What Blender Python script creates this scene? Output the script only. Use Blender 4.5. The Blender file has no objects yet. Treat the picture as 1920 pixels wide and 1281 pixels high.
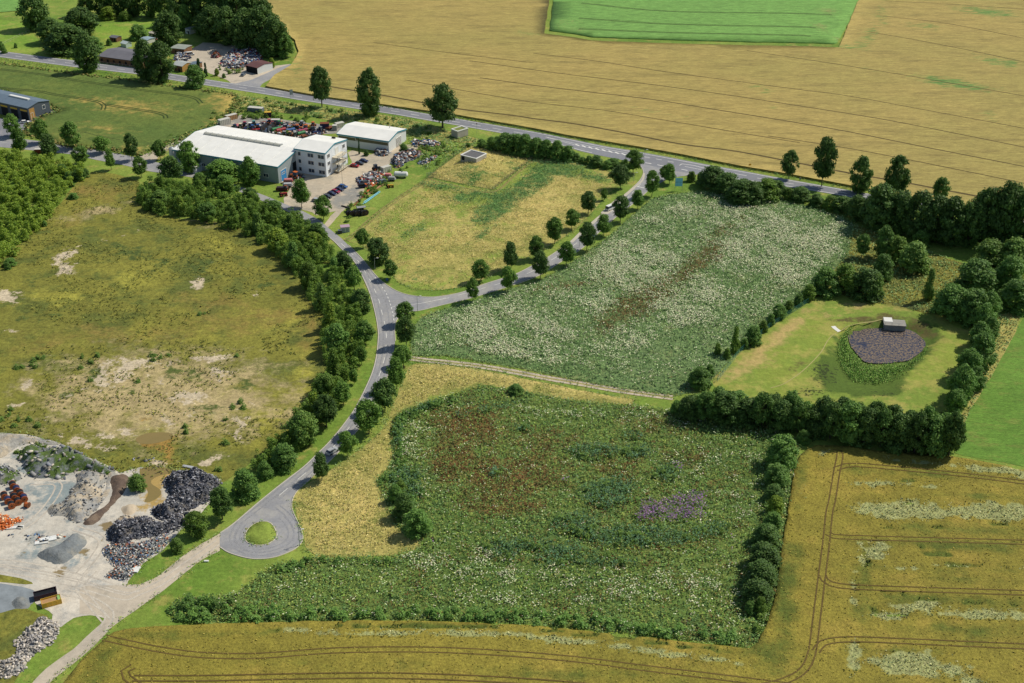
import bpy, math, random
import numpy as np
from mathutils import Vector
from mathutils.geometry import delaunay_2d_cdt

# ------------------------------------------------------------------ camera, light, exposure
SC = bpy.context.scene
COL = SC.collection
FPX, PITCH, CAMH = 2400.0, math.radians(28.7), 216.0
cam_d = bpy.data.cameras.new('camera'); cam = bpy.data.objects.new('camera', cam_d)
COL.objects.link(cam); SC.camera = cam
cam_d.sensor_width = 36.0; cam_d.lens = FPX / 1920 * 36.0
cam_d.clip_start = 1.0; cam_d.clip_end = 9000.0
cam.location = (0, 0, CAMH); cam.rotation_euler = (math.pi/2 - PITCH, 0, 0)

SUN_AZ, SUN_EL = math.radians(65), math.radians(49)      # azimuth from +Y towards +X
W_ = bpy.data.worlds.new('World'); SC.world = W_; W_.use_nodes = True
_nt = W_.node_tree; _bg = _nt.nodes['Background']
_sky = _nt.nodes.new('ShaderNodeTexSky'); _sky.sky_type = 'NISHITA'; _sky.sun_disc = False
_sky.sun_elevation = SUN_EL; _sky.sun_rotation = SUN_AZ; _sky.air_density = 1.0; _sky.dust_density = 0.6
_nt.links.new(_sky.outputs[0], _bg.inputs[0]); _bg.inputs[1].default_value = 0.095
sl = bpy.data.lights.new('sun', 'SUN'); sl.energy = 4.15; sl.angle = math.radians(0.5); sl.color = (1.0, 0.95, 0.86)
so = bpy.data.objects.new('sun', sl); COL.objects.link(so)
_d = Vector((math.sin(SUN_AZ)*math.cos(SUN_EL), math.cos(SUN_AZ)*math.cos(SUN_EL), math.sin(SUN_EL)))
so.rotation_euler = _d.to_track_quat('Z', 'Y').to_euler(); so.location = (0, 400, 500)
SC.view_settings.view_transform = 'Standard'; SC.view_settings.look = 'None'
SC.view_settings.exposure = 0.0; SC.view_settings.gamma = 1.0

# ------------------------------------------------------------------ survey helpers
SP, CP = math.sin(PITCH), math.cos(PITCH)
def W(px, py, z=0.0):
    u = px - 960.0; v = py - 640.5
    t = (CAMH - z) / (FPX*SP + v*CP)
    return (u*t, (FPX*CP - v*SP)*t)
def Ws(pts, z=0.0): return [W(p[0], p[1], z) for p in pts]
def PX(x, y, z=0.0):
    x = np.asarray(x); y = np.asarray(y); d = y*CP + (CAMH - z)*SP
    return 960 + FPX*x/d, 640.5 + FPX*((CAMH - z)*CP - y*SP)/d
def mpp(py): return CAMH / (FPX*SP + (py-640.5)*CP)      # metres per photo pixel, sideways
def hgt(py_base, py_top): return (py_base - py_top) * mpp(py_base) / CP
rng = np.random.default_rng(7); random.seed(7)

def sm(pts, n=6, closed=False):
    P = [np.array(p, float) for p in pts]; out = []
    N = len(P); R = range(N if closed else N-1)
    for i in R:
        p1, p2 = P[i], P[(i+1) % N]
        p0 = P[i-1] if (i > 0 or closed) else 2*p1-p2
        p3 = P[(i+2) % N] if (i+2 < N or closed) else 2*p2-p1
        for k in range(n):
            t = k/n
            out.append(tuple(.5*((2*p1)+(-p0+p2)*t+(2*p0-5*p1+4*p2-p3)*t*t+(-p0+3*p1-3*p2+p3)*t**3)))
    if not closed: out.append(tuple(P[-1]))
    return out
def resample(pts, d, closed=False):
    P = np.array(pts, float)
    if closed: P = np.vstack([P, P[:1]])
    L = np.r_[0, np.cumsum(np.linalg.norm(np.diff(P, axis=0), axis=1))]
    n = max(2, int(L[-1]/d)); t = np.linspace(0, L[-1], n+1)
    Q = np.c_[np.interp(t, L, P[:, 0]), np.interp(t, L, P[:, 1])]
    return Q[:-1] if closed else Q
def inside(x, y, poly):
    P = np.asarray(poly, float); r = np.zeros(np.shape(x), bool); j = len(P)-1
    for i in range(len(P)):
        xi, yi = P[i]; xj, yj = P[j]
        if yi != yj:
            c = ((yi > y) != (yj > y)) & (x < (xj-xi)*(y-yi)/(yj-yi)+xi); r ^= c
        j = i
    return r
def dist_poly(x, y, poly, closed=True):
    P = np.asarray(poly, float); Q = np.roll(P, -1, 0) if closed else P[1:]
    P = P if closed else P[:-1]; d = np.full(np.shape(x), 1e9)
    for a, b in zip(P, Q):
        ab = b-a; t = np.clip(((x-a[0])*ab[0]+(y-a[1])*ab[1])/(ab@ab+1e-9), 0, 1)
        d = np.minimum(d, np.hypot(x-a[0]-t*ab[0], y-a[1]-t*ab[1]))
    return d
def vn(x, y, s, seed=0):
    x = np.asarray(x)/s+seed*17.3; y = np.asarray(y)/s-seed*9.1
    xi = np.floor(x).astype(np.int64); yi = np.floor(y).astype(np.int64); fx = x-xi; fy = y-yi
    fx = fx*fx*(3-2*fx); fy = fy*fy*(3-2*fy)
    def h(a, b):
        n = (a*374761393+b*668265263+seed*1442695) & 0x7fffffff
        n = ((n ^ (n >> 13))*1274126177) & 0x7fffffff
        return ((n ^ (n >> 16)) & 0xffff)/65535.
    return (h(xi, yi)*(1-fx)+h(xi+1, yi)*fx)*(1-fy)+(h(xi, yi+1)*(1-fx)+h(xi+1, yi+1)*fx)*fy
def fbm(x, y, s, seed=0, o=3):
    r = 0; a = .5; t = 0
    for k in range(o): r = r+a*vn(x, y, s/2**k, seed+k*3); t += a; a *= .55
    return r/t
def sstep(a, b, x): t = np.clip((x-a)/(b-a), 0, 1); return t*t*(3-2*t)
def blobs(x, y, L):
    """soft ellipses given in survey pixels: (cx, cy, rx, ry, tilt_deg, weight)"""
    px, py = PX(x, y); r = np.zeros(np.shape(px))
    for (cx, cy, rx, ry, an, w) in L:
        a = math.radians(an); dx = px-cx; dy = py-cy
        u = (dx*math.cos(a)+dy*math.sin(a))/rx; v = (-dx*math.sin(a)+dy*math.cos(a))/ry
        r = np.maximum(r, w*np.clip(1.3-.8*np.sqrt(u*u+v*v), 0, 1))
    return r
def lin(r, g, b, k=1.0):
    f = lambda c: ((c/255+.055)/1.055)**2.4 if c > 10 else c/255/12.92
    return (f(r)*k*.95, f(g)*k*.92, f(b)*k*.85)

# ------------------------------------------------------------------ object helpers
def tag(o, label=None, cat=None, group=None, kind=None):
    if label: o['label'] = label
    if cat: o['category'] = cat
    if group: o['group'] = group
    if kind: o['kind'] = kind
    return o
def mesh_np(name, V, F, mat=None, parent=None, cols=None, smooth=False, attrs=None):
    """V (n,3); F (m,3) or (m,4) array or a list of tuples"""
    me = bpy.data.meshes.new(name); V = np.asarray(V, np.float32)
    if isinstance(F, np.ndarray):
        m, k = F.shape
        me.vertices.add(len(V)); me.vertices.foreach_set('co', V.ravel())
        me.loops.add(m*k); me.loops.foreach_set('vertex_index', F.astype(np.int32).ravel())
        me.polygons.add(m); me.polygons.foreach_set('loop_start', np.arange(0, m*k, k, dtype=np.int32))
        me.polygons.foreach_set('loop_total', np.full(m, k, np.int32)); me.update(calc_edges=True)
    else:
        me.from_pydata([tuple(v) for v in V.tolist()], [], F); me.update()
    if cols is not None:
        a = me.color_attributes.new('col', 'FLOAT_COLOR', 'POINT')
        c = np.ones((len(V), 4), np.float32); c[:, :3] = cols; a.data.foreach_set('color', c.ravel())
    if attrs:
        for k_, v_ in attrs.items():
            a = me.attributes.new(k_, 'FLOAT', 'POINT'); a.data.foreach_set('value', np.asarray(v_, np.float32))
    if smooth: me.polygons.foreach_set('use_smooth', np.ones(len(me.polygons), bool))
    if mat: me.materials.append(mat)
    o = bpy.data.objects.new(name, me); COL.objects.link(o)
    if parent: o.parent = parent
    return o
def empty(name, x, y, z=0, rz=0, label=None, cat=None, group=None):
    o = bpy.data.objects.new(name, None); COL.objects.link(o); o.empty_display_size = .5
    o.location = (x, y, z); o.rotation_euler = (0, 0, rz); tag(o, label, cat, group); return o
def copy_tree(o, parent=None):
    c = o.copy(); COL.objects.link(c)
    if parent: c.parent = parent
    for ch in o.children: copy_tree(ch, c)
    return c
class MB:
    def __init__(s): s.v = []; s.f = []
    def add(s, V, F):
        n = len(s.v); s.v += [tuple(v) for v in V]; s.f += [tuple(i+n for i in f) for f in F]; return s
    def box(s, x0, x1, y0, y1, z0, z1):
        return s.add([(x0,y0,z0),(x1,y0,z0),(x1,y1,z0),(x0,y1,z0),(x0,y0,z1),(x1,y0,z1),(x1,y1,z1),(x0,y1,z1)],
            [(0,3,2,1),(4,5,6,7),(0,1,5,4),(1,2,6,5),(2,3,7,6),(3,0,4,7)])
    def obox(s, p, q, w, h, z):           # box along p->q (xy), width w, from z to z+h
        dx, dy = q[0]-p[0], q[1]-p[1]; l = math.hypot(dx, dy) or 1; nx, ny = -dy/l*w/2, dx/l*w/2
        B = [(p[0]+nx,p[1]+ny),(p[0]-nx,p[1]-ny),(q[0]-nx,q[1]-ny),(q[0]+nx,q[1]+ny)]
        return s.add([(a,b,z) for a,b in B]+[(a,b,z+h) for a,b in B],[(0,3,2,1),(4,5,6,7),(0,1,5,4),(1,2,6,5),(2,3,7,6),(3,0,4,7)])
    def prism(s, prof, y0, y1):           # profile in xz, extruded along y
        n = len(prof); V = [(x,y0,z) for x,z in prof]+[(x,y1,z) for x,z in prof]
        F = [tuple(range(n)), tuple(range(2*n-1,n-1,-1))]+[(i,(i+1)%n+0,(i+1)%n+n,i+n)[::-1] for i in range(n)]
        return s.add(V, F)
    def prismx(s, prof, x0, x1):          # profile in yz, extruded along x
        n = len(prof); V = [(x0,y,z) for y,z in prof]+[(x1,y,z) for y,z in prof]
        F = [tuple(range(n))[::-1], tuple(range(n,2*n))]+[(i,(i+1)%n,(i+1)%n+n,i+n) for i in range(n)]
        return s.add(V, F)
    def tube(s, p, q, r0, r1=None, n=8, cap=True):
        r1 = r0 if r1 is None else r1; p = Vector(p); q = Vector(q); d = (q-p).normalized()
        a = d.orthogonal().normalized(); b = d.cross(a); V = []
        for c, r in ((p, r0), (q, r1)):
            for i in range(n):
                t = 2*math.pi*i/n; V.append(tuple(c+a*math.cos(t)*r+b*math.sin(t)*r))
        F = [(i,(i+1)%n,(i+1)%n+n,i+n) for i in range(n)]
        if cap: F += [tuple(range(n))[::-1], tuple(range(n,2*n))]
        return s.add(V, F)
    def build(s, name, mat, parent=None, smooth=False, loc=None):
        o = mesh_np(name, np.array(s.v), s.f, mat, parent, smooth=smooth)
        if loc: o.location = loc
        return o
def cdt(bound, pts, holes=()):
    """triangulate inside a boundary with interior points"""
    V = [Vector((float(p[0]), float(p[1]))) for p in bound]; E = [(i, (i+1) % len(V)) for i in range(len(V))]
    for h in holes:
        n = len(V); V += [Vector((float(p[0]), float(p[1]))) for p in h]; E += [(n+i, n+(i+1) % len(h)) for i in range(len(h))]
    V += [Vector((float(p[0]), float(p[1]))) for p in pts]
    r = delaunay_2d_cdt(V, E, [], 1, 1e-5)
    return np.array([tuple(v) for v in r[0]]), np.array([f for f in r[2] if len(f) == 3], np.int64)
def field(name, pxpoly, z, mat, grid=6.0, edge=2.0, jit=0.0, zf=None, attrs=None, skirt=0.0, smooth_px=0, zin=0.0, kind='structure', holes=(), label=None, cat=None, world=None):
    P = world if world is not None else Ws(sm(pxpoly, smooth_px, True) if smooth_px else pxpoly, zin)
    B = resample(P, edge, True)
    if jit:
        t = np.roll(B, -1, 0)-np.roll(B, 1, 0); n = np.c_[-t[:, 1], t[:, 0]]/np.linalg.norm(t, axis=1)[:, None]
        B = B+n*((fbm(B[:, 0], B[:, 1], max(3*edge, 3), 5)-.5)*2*jit)[:, None]
    lo, hi = B.min(0), B.max(0)
    gx, gy = np.meshgrid(np.arange(lo[0]+grid/2, hi[0], grid), np.arange(lo[1]+grid/2, hi[1], grid))
    gx = gx.ravel()+rng.uniform(-.1, .1, gx.size)*grid; gy = gy.ravel()+rng.uniform(-.1, .1, gy.size)*grid
    k = inside(gx, gy, B); gx, gy = gx[k], gy[k]
    k = dist_poly(gx, gy, B) > grid*.35; gx, gy = gx[k], gy[k]
    V, F = cdt(B, np.c_[gx, gy], holes)
    if holes:
        c = V[F].mean(1); k = np.ones(len(F), bool)
        for h in holes: k &= ~inside(c[:, 0], c[:, 1], h)
        F = F[k]
    Z = np.full(len(V), float(z))
    if zf is not None: Z = Z+zf(V[:, 0], V[:, 1])
    V3 = np.c_[V, Z]
    A = {a: f(V[:, 0], V[:, 1]) for a, f in (attrs or {}).items()}
    if skirt:
        e = np.sort(np.vstack([F[:, [0, 1]], F[:, [1, 2]], F[:, [2, 0]]]), 1)
        u, inv, cnt = np.unique(e, axis=0, return_inverse=True, return_counts=True); b = u[cnt == 1]
        n = len(V3); ids = np.unique(b); mp = {i: n+j for j, i in enumerate(ids)}
        low = V3[ids].copy(); low[:, 2] -= skirt; V3 = np.vstack([V3, low])
        S = []
        for i, j in b: S += [(i, j, mp[j]), (i, mp[j], mp[i])]
        F = np.vstack([F, np.array(S)])
        A = {a: np.r_[v, v[ids]] for a, v in A.items()}
    o = mesh_np(name, V3, F, mat, attrs=A); 
    if kind: o['kind'] = kind
    tag(o, label, cat); return o
def ribbon_np(P, off, w):
    P = np.asarray(P, float); t = np.gradient(P, axis=0); t /= np.linalg.norm(t, axis=1)[:, None]+1e-9
    n = np.c_[-t[:, 1], t[:, 0]]
    return P+n*(off+w/2), P+n*(off-w/2)
class Rib:
    def __init__(s): s.V = []; s.F = []; s.n = 0; s.k = 0
    def add(s, P, off, w, z, h=0.0, zf=None, lift=0.0):
        z = z+lift*s.k; s.k += 1
        A, B = ribbon_np(P, off, w); m = len(A)
        za = np.full(m, z) if zf is None else z+zf(A[:, 0], A[:, 1]); zb = np.full(m, z) if zf is None else z+zf(B[:, 0], B[:, 1])
        i = np.arange(m-1)
        if h == 0:
            s.V.append(np.vstack([np.c_[A, za], np.c_[B, zb]])); s.F.append(np.c_[i, i+m, i+m+1, i+1]+s.n); s.n += 2*m
        else:
            s.V.append(np.vstack([np.c_[A, za+h], np.c_[B, zb+h], np.c_[A, za], np.c_[B, zb]]))
            s.F.append(np.vstack([np.c_[i, i+m, i+m+1, i+1], np.c_[i+2*m, i, i+1, i+2*m+1], np.c_[i+m, i+3*m, i+3*m+1, i+m+1]])+s.n); s.n += 4*m
    def dash(s, P, off, w, z, on, gap, ph=0):
        P = resample(P, .5); n = int(round(on/.5)); g = int(round(gap/.5)); i = int(ph/.5)
        while i+n < len(P): s.add(P[i:i+n+1], off, w, z); i += n+g
    def build(s, name, mat, kind='structure', **k):
        o = mesh_np(name, np.vstack(s.V), np.vstack(s.F), mat); o['kind'] = kind
        if kind is None: del o['kind']
        tag(o, **k); return o

# ------------------------------------------------------------------ materials
MAT = {}
class NT:
    def __init__(s, name):
        s.m = bpy.data.materials.new(name); s.m.use_nodes = True; s.t = s.m.node_tree
        s.b = s.t.nodes['Principled BSDF']; s.b.inputs['Specular IOR Level'].default_value = .2
        s.b.inputs['Roughness'].default_value = .9; MAT[name] = s.m
        s.co = s.t.nodes.new('ShaderNodeTexCoord').outputs['Object']
    def n(s, typ, **k):
        o = s.t.nodes.new(typ)
        for a, v in k.items(): setattr(o, a, v)
        return o
    def link(s, a, b): s.t.links.new(a, b)
    def mapped(s, rot=0, sx=1, sy=1):
        m = s.n('ShaderNodeMapping'); m.inputs['Rotation'].default_value = (0, 0, rot); m.inputs['Scale'].default_value = (sx, sy, 1)
        s.link(s.co, m.inputs[0]); return m.outputs[0]
    def noise(s, scale, det=4, rough=.6, vec=None, dist=0):
        o = s.n('ShaderNodeTexNoise'); o.inputs['Scale'].default_value = scale; o.inputs['Detail'].default_value = det
        o.inputs['Roughness'].default_value = rough; o.inputs['Distortion'].default_value = dist
        s.link(vec or s.co, o.inputs['Vector']); return o.outputs['Fac']
    def ramp(s, fac, a, b):
        o = s.n('ShaderNodeMapRange'); o.interpolation_type = 'SMOOTHSTEP'
        o.inputs['From Min'].default_value = a; o.inputs['From Max'].default_value = b; s.link(fac, o.inputs['Value']); return o.outputs[0]
    def mr(s, fac, a, b, c, d):
        o = s.n('ShaderNodeMapRange'); 
        for k, v in zip(('From Min', 'From Max', 'To Min', 'To Max'), (a, b, c, d)): o.inputs[k].default_value = v
        s.link(fac, o.inputs['Value']); return o.outputs[0]
    def mix(s, fac, a, b, mode='MIX'):
        o = s.n('ShaderNodeMix', data_type='RGBA', blend_type=mode)
        for sock, v in ((o.inputs[0], fac), (o.inputs[6], a), (o.inputs[7], b)):
            if isinstance(v, (tuple, list)): sock.default_value = (*v[:3], 1)
            elif isinstance(v, (int, float)): sock.default_value = v
            else: s.link(v, sock)
        return o.outputs[2]
    def math(s, op, a, b=0):
        o = s.n('ShaderNodeMath', operation=op)
        for i, v in enumerate((a, b)):
            if isinstance(v, (int, float)): o.inputs[i].default_value = v
            else: s.link(v, o.inputs[i])
        return o.outputs[0]
    def attr(s, name): o = s.n('ShaderNodeAttribute'); o.attribute_name = name; return o
    def gray(s, v):
        o = s.n('ShaderNodeCombineColor'); [s.link(v, o.inputs[i]) for i in range(3)]; return o.outputs[0]
    def bump(s, h, strength=.5, dist=.5):
        o = s.n('ShaderNodeBump'); o.inputs['Strength'].default_value = strength; o.inputs['Distance'].default_value = dist
        s.link(h, o.inputs['Height']); s.link(o.outputs[0], s.b.inputs['Normal'])
    def col(s, c):
        if isinstance(c, tuple): s.b.inputs['Base Color'].default_value = (*c, 1)
        else: s.link(c, s.b.inputs['Base Color'])
def ground_mat(name, A, B, C=None, big=.012, mid=.07, fine=.9, rot=0, st=1.0, contrast=.5, layers=(), bump=.5, bd=.5, split=(.38, .62), csplit=(.5, .66), c2=.45):
    """A/B large patches, C smaller patches, fine grain; layers = (attribute, colour, noise scale, softness)"""
    s = NT(name); v = s.mapped(rot, 1.0, st)
    c = s.mix(s.ramp(s.noise(big, 5, .6), *split), A, B)
    if C: c = s.mix(s.ramp(s.noise(mid, 6, .7, v), *csplit), c, C)
    for (an, colr, ns, soft) in layers:
        a = s.attr(an).outputs['Fac']; nn = s.mr(s.noise(ns, 7, .72, v), .25, .75, -.6, .6)
        c = s.mix(s.ramp(s.math('ADD', a, s.math('MULTIPLY', nn, s.ramp(a, 0, .12))), .5-soft, .5+soft), c, colr)
    f1 = s.noise(fine, 5, .75, v); f2 = s.noise(fine*.22, 4, .7, v)
    val = s.math('MULTIPLY', s.mr(f1, .25, .75, 1-contrast, 1+contrast), s.mr(f2, .25, .75, 1-contrast*c2, 1+contrast*c2))
    c = s.mix(1.0, c, s.gray(val), 'MULTIPLY')
    s.col(c)
    if bump: s.bump(f1, bump, bd)
    return s.m
def plain(name, c, rough=.7, var=.12, scale=1.5, metal=0, spec=.2, bump=0):
    s = NT(name); s.b.inputs['Roughness'].default_value = rough; s.b.inputs['Metallic'].default_value = metal
    s.b.inputs['Specular IOR Level'].default_value = spec; n = s.noise(scale, 5, .7)
    s.col(s.mix(1.0, c, s.gray(s.mr(n, .25, .75, 1-var, 1+var)), 'MULTIPLY'))
    if bump: s.bump(n, bump, .2)
    return s.m
def leafmat(name, c1, c2, trans=.25, var=.35):
    s = NT(name); g = s.n('ShaderNodeNewGeometry').outputs['Random Per Island']; oi = s.n('ShaderNodeObjectInfo').outputs['Random']
    c = s.mix(g, c1, c2); c = s.mix(1.0, c, s.gray(s.mr(oi, 0, 1, 1-var*.55, 1+var*.55)), 'MULTIPLY')
    # clumps of lighter young shoots spread over the crown
    c = s.mix(s.ramp(s.noise(3.0, 3, .6), .5, .72), c, s.mix(.5, c1, tuple(min(1, k*1.9) for k in c2)))
    c = s.mix(1.0, c, (1.85, 1.62, 1.0), 'MULTIPLY'); s.col(c); s.b.inputs['Roughness'].default_value = .6; s.b.inputs['Specular IOR Level'].default_value = .25
    t = s.n('ShaderNodeBsdfTranslucent'); s.link(c, t.inputs[0]); m = s.n('ShaderNodeMixShader'); m.inputs[0].default_value = trans
    s.link(s.b.outputs[0], m.inputs[1]); s.link(t.outputs[0], m.inputs[2])
    s.link(m.outputs[0], s.t.nodes['Material Output'].inputs[0]); return s.m
def tuftmat(name, var=.3):
    s = NT(name); g = s.n('ShaderNodeNewGeometry').outputs['Random Per Island']
    s.col(s.mix(1.0, s.attr('col').outputs['Color'], s.gray(s.mr(g, 0, 1, 1-var, 1+var)), 'MULTIPLY')); return s.m
# ------------------------------------------------------------------ ground materials
G_GRASS = lin(120, 148, 58); 
m_base = ground_mat('verge_grass', lin(104, 134, 50), lin(134, 152, 66), lin(152, 150, 78), big=.02, mid=.12, fine=.8, contrast=.38, bump=.5, csplit=(.52, .68))
ROWS = math.atan2(W(1920, 312)[1]-W(1000, 160)[1], W(1920, 312)[0]-W(1000, 160)[0])
m_grain = ground_mat('ripe_grain', lin(172, 153, 90), lin(163, 150, 86), lin(144, 130, 76), big=.006, mid=.03, fine=.62, rot=-ROWS, st=4.2, contrast=.42, c2=.7, bump=.6, bd=.6, csplit=(.46, .7),
    layers=(('green', lin(104, 138, 70), .12, .2),))
m_beet = ground_mat('leafy_green_crop', lin(116, 160, 80), lin(110, 152, 76), lin(128, 170, 88), big=.008, mid=.1, fine=.6, rot=-ROWS, st=4.5, contrast=.42, c2=1.0, bump=.5,
    layers=(('bare', lin(150, 140, 92), .5, .15),))
m_cropN = ground_mat('young_cereal', lin(92, 112, 52), lin(106, 120, 56), lin(84, 104, 48), big=.02, mid=.1, fine=.9, contrast=.4, bump=.5,
    layers=(('tan', lin(176, 154, 84), .12, .35),))
m_wheat = ground_mat('golden_wheat', lin(148, 137, 57), lin(136, 128, 53), lin(157, 141, 63), big=.012, mid=.06, fine=1.3, contrast=.55, bump=.8, bd=.5,
    layers=(('green', lin(92, 104, 42), .10, .45), ('lodged', lin(160, 164, 108), .30, .25)))
m_scrub = ground_mat('scrub_grass', lin(132, 130, 56), lin(120, 120, 52), lin(98, 106, 48), big=.018, mid=.06, fine=.7, contrast=.55, bump=.7, csplit=(.47, .6),
    layers=(('yellow', lin(162, 158, 68), .08, .3), ('rust', lin(140, 124, 64), .10, .4), ('tan', lin(176, 160, 116), .12, .3), ('weed', lin(84, 98, 46), .11, .12), ('bare', lin(196, 182, 156), .22, .10), ('mud', lin(158, 128, 66), .10, .15)))
m_dry = ground_mat('dry_meadow', lin(182, 170, 100), lin(168, 160, 90), lin(134, 138, 70), big=.02, mid=.09, fine=.8, contrast=.36, bump=.7, csplit=(.46, .62),
    layers=(('lush', lin(88, 124, 60), .12, .15), ('tall', lin(200, 182, 112), .2, .35), ('mown', lin(134, 152, 66), .1, .2)))
m_lace = ground_mat('weed_meadow_soil', lin(108, 132, 84), lin(98, 124, 74), lin(124, 138, 88), big=.02, mid=.12, fine=.7, contrast=.45, bump=.9,
    layers=(('rust', lin(112, 106, 64), .3, .35),))
m_weed = ground_mat('tall_weeds', lin(94, 118, 56), lin(108, 128, 62), lin(78, 104, 54), big=.02, mid=.12, fine=.8, contrast=.5, bump=.9,
    layers=(('rust', lin(132, 102, 62), .25, .35), ('lush', lin(82, 114, 66), .2, .2)))
m_green = ground_mat('lush_grass', lin(94, 130, 48), lin(102, 138, 54), lin(116, 132, 60), big=.02, mid=.1, fine=.7, rot=.5, st=2.2, contrast=.5, bump=.4)
m_lawn = ground_mat('garden_grass', lin(116, 150, 54), lin(134, 158, 62), lin(150, 158, 76), big=.03, mid=.08, fine=.6, contrast=.35)
m_pm = ground_mat('mown_pond_meadow', lin(136, 150, 62), lin(120, 142, 58), lin(158, 156, 80), big=.03, mid=.1, fine=.7, contrast=.3, bump=.4, csplit=(.46, .62),
    layers=(('dark', lin(84, 106, 40), .12, .4), ('mud', lin(98, 92, 52), .15, .22), ('dry', lin(178, 158, 100), .12, .3), ('spots', lin(48, 58, 26), .7, .12)))
m_yard = ground_mat('pale_yard_soil', lin(208, 200, 186), lin(192, 188, 178), lin(172, 170, 164), big=.04, mid=.12, fine=.6, contrast=.2, c2=.9, bump=.35, csplit=(.45, .65),
    layers=(('slate', lin(138, 150, 152), .12, .18), ('wet', lin(140, 124, 92), .12, .12), ('ochre', lin(176, 150, 92), .1, .15)))
m_track = ground_mat('gravel_track', lin(196, 184, 166), lin(186, 176, 160), lin(166, 158, 144), big=.03, mid=.12, fine=.6, contrast=.14, bump=.2)
m_fyard = ground_mat('factory_yard_gravel', lin(196, 182, 160), lin(180, 170, 152), lin(160, 154, 140), big=.03, mid=.1, fine=.5, contrast=.18, bump=.25,
    layers=(('grey', lin(146, 144, 138), .15, .2), ('wet', lin(132, 120, 92), .3, .12)))
m_asph = ground_mat('asphalt', lin(152, 153, 157), lin(143, 144, 149), lin(160, 159, 158), big=.05, mid=.12, fine=1.2, contrast=.13, csplit=(.45, .6), c2=.8, bump=.1, bd=.05)
m_asphd = ground_mat('dark_asphalt', lin(134, 136, 144), lin(126, 128, 135), lin(144, 144, 148), big=.03, mid=.12, fine=1.2, contrast=.13, bump=.1, bd=.05)
m_concrete = plain('pale_concrete', lin(190, 184, 170), .85, .12, 2.0)
m_white_paint = plain('road_paint', lin(226, 226, 220), .7, .12, 1.2)
m_soiltrack = plain('trampled_soil', lin(100, 84, 44), .9, .3, .6)
m_soilgreen = plain('trampled_green', lin(58, 72, 34), .9, .3, .6)

# ------------------------------------------------------------------ pond terrain
POND = Ws(sm([(1600,619),(1591,637),(1600,655),(1613,669),(1622,680),(1652,682),(1690,678),(1715,671),(1735,648),(1724,630),(1702,619),(1660,615)], 4, True), -1.8)
BASIN = Ws(sm([(1577,622),(1552,650),(1532,685),(1530,712),(1560,735),(1620,744),(1687,745),(1700,715),(1720,688),(1752,650),(1768,628),(1750,612),(1700,602),(1650,600),(1610,608)], 3, True))
PM = [(1560,546),(1515,566),(1440,616),(1385,662),(1340,708),(1345,730),(1400,745),(1500,760),(1640,775),(1700,775),(1790,770),(1812,740),(1830,690),(1850,630),(1835,603),(1790,592),(1700,576),(1640,564)]
PMw = Ws(sm(PM, 3, True))
def pond_z(x, y):
    ins = inside(x, y, BASIN); dw = np.where(inside(x, y, POND), 0, dist_poly(x, y, POND)); do = dist_poly(x, y, BASIN)
    f = dw/(dw+do+1e-6)
    return np.where(ins, -2.1+2.1*sstep(.15, 1, f), 0)
# ------------------------------------------------------------------ the ground sheet
def make_ground():
    B = [(-3500,-600),(3500,-600),(3500,6000),(-3500,6000)]
    gx, gy = np.meshgrid(np.arange(-700, 701, 35), np.arange(150, 1300, 35)); p = np.c_[gx.ravel(), gy.ravel()]
    lo = np.min(PMw, 0)-8; hi = np.max(PMw, 0)+8
    qx, qy = np.meshgrid(np.arange(lo[0], hi[0], 4.), np.arange(lo[1], hi[1], 4.)); q = np.c_[qx.ravel(), qy.ravel()]
    p = p[~((p[:, 0] > lo[0]-5) & (p[:, 0] < hi[0]+5) & (p[:, 1] > lo[1]-5) & (p[:, 1] < hi[1]+5))]
    V, F = cdt(B, np.vstack([p, q])); d = dist_poly(V[:, 0], V[:, 1], PMw); ins = inside(V[:, 0], V[:, 1], PMw)
    z = np.where(ins, -3.2*sstep(1, 6, d), 0)
    o = mesh_np('ground', np.c_[V, z], F, m_base); o['kind'] = 'structure'
make_ground()

# ------------------------------------------------------------------ crop fields and meadows
GRAIN_LOW = [(498,162),(545,170.5),(577,178),(627,186),(710,196.5),(790,208),(865,220),(940,233),(1015,247),(1060,256),(1125,267),(1200,279),(1275,292),(1350,307),(1400,316),(1475,329),(1540,341),(1590,350),(1625,357),(1690,369),(1810,389),(1920,408),(2060,434)]
GRAIN_LOW = [(x, y-(3.8 if x > 820 else 2.2 if x > 560 else 1)) for x, y in GRAIN_LOW]
GREEN_UP = [(1038,0),(1044,-60),(1650,-60),(1615,0),(1568,82),(1530,80),(1400,78),(1250,74),(1110,69),(1080,63),(1030,57)]
GRAIN = GRAIN_LOW+[(2060,-70),(1660,-70),(1642,-60),(1608,3),(1573,89),(1530,87),(1400,85),(1250,81),(1108,76),(1078,70),(1020,63),(1030,0),(1036,-70),(470,-70),(478,0),(515,42),(553,75),(560,96),(552,112),(545,122),(515,140)]
GZ = 1.0
field('grain_field', GRAIN, GZ, m_grain, grid=9, edge=3, jit=.5, skirt=GZ, zin=GZ, attrs={'green': lambda x, y: blobs(x, y, [
    (1790,160,75,9,9,.75),(1880,120,60,8,9,.6),(1730,52,40,7,6,.5),(1850,25,70,9,6,.6),(1855,220,30,5,8,.7),(1430,170,35,6,8,.45),(1620,80,30,18,-60,.5),(1590,92,30,4,5,.6),
    (1340,83,60,4,3,.5),(1650,40,14,50,20,.45),(1220,212,60,8,10,.35),(1640,135,40,4,8,.45),(1450,205,50,5,8,.35),(985,65,30,5,5,.5),(555,130,30,25,0,.3),(600,165,50,8,8,.25)])})
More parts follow.
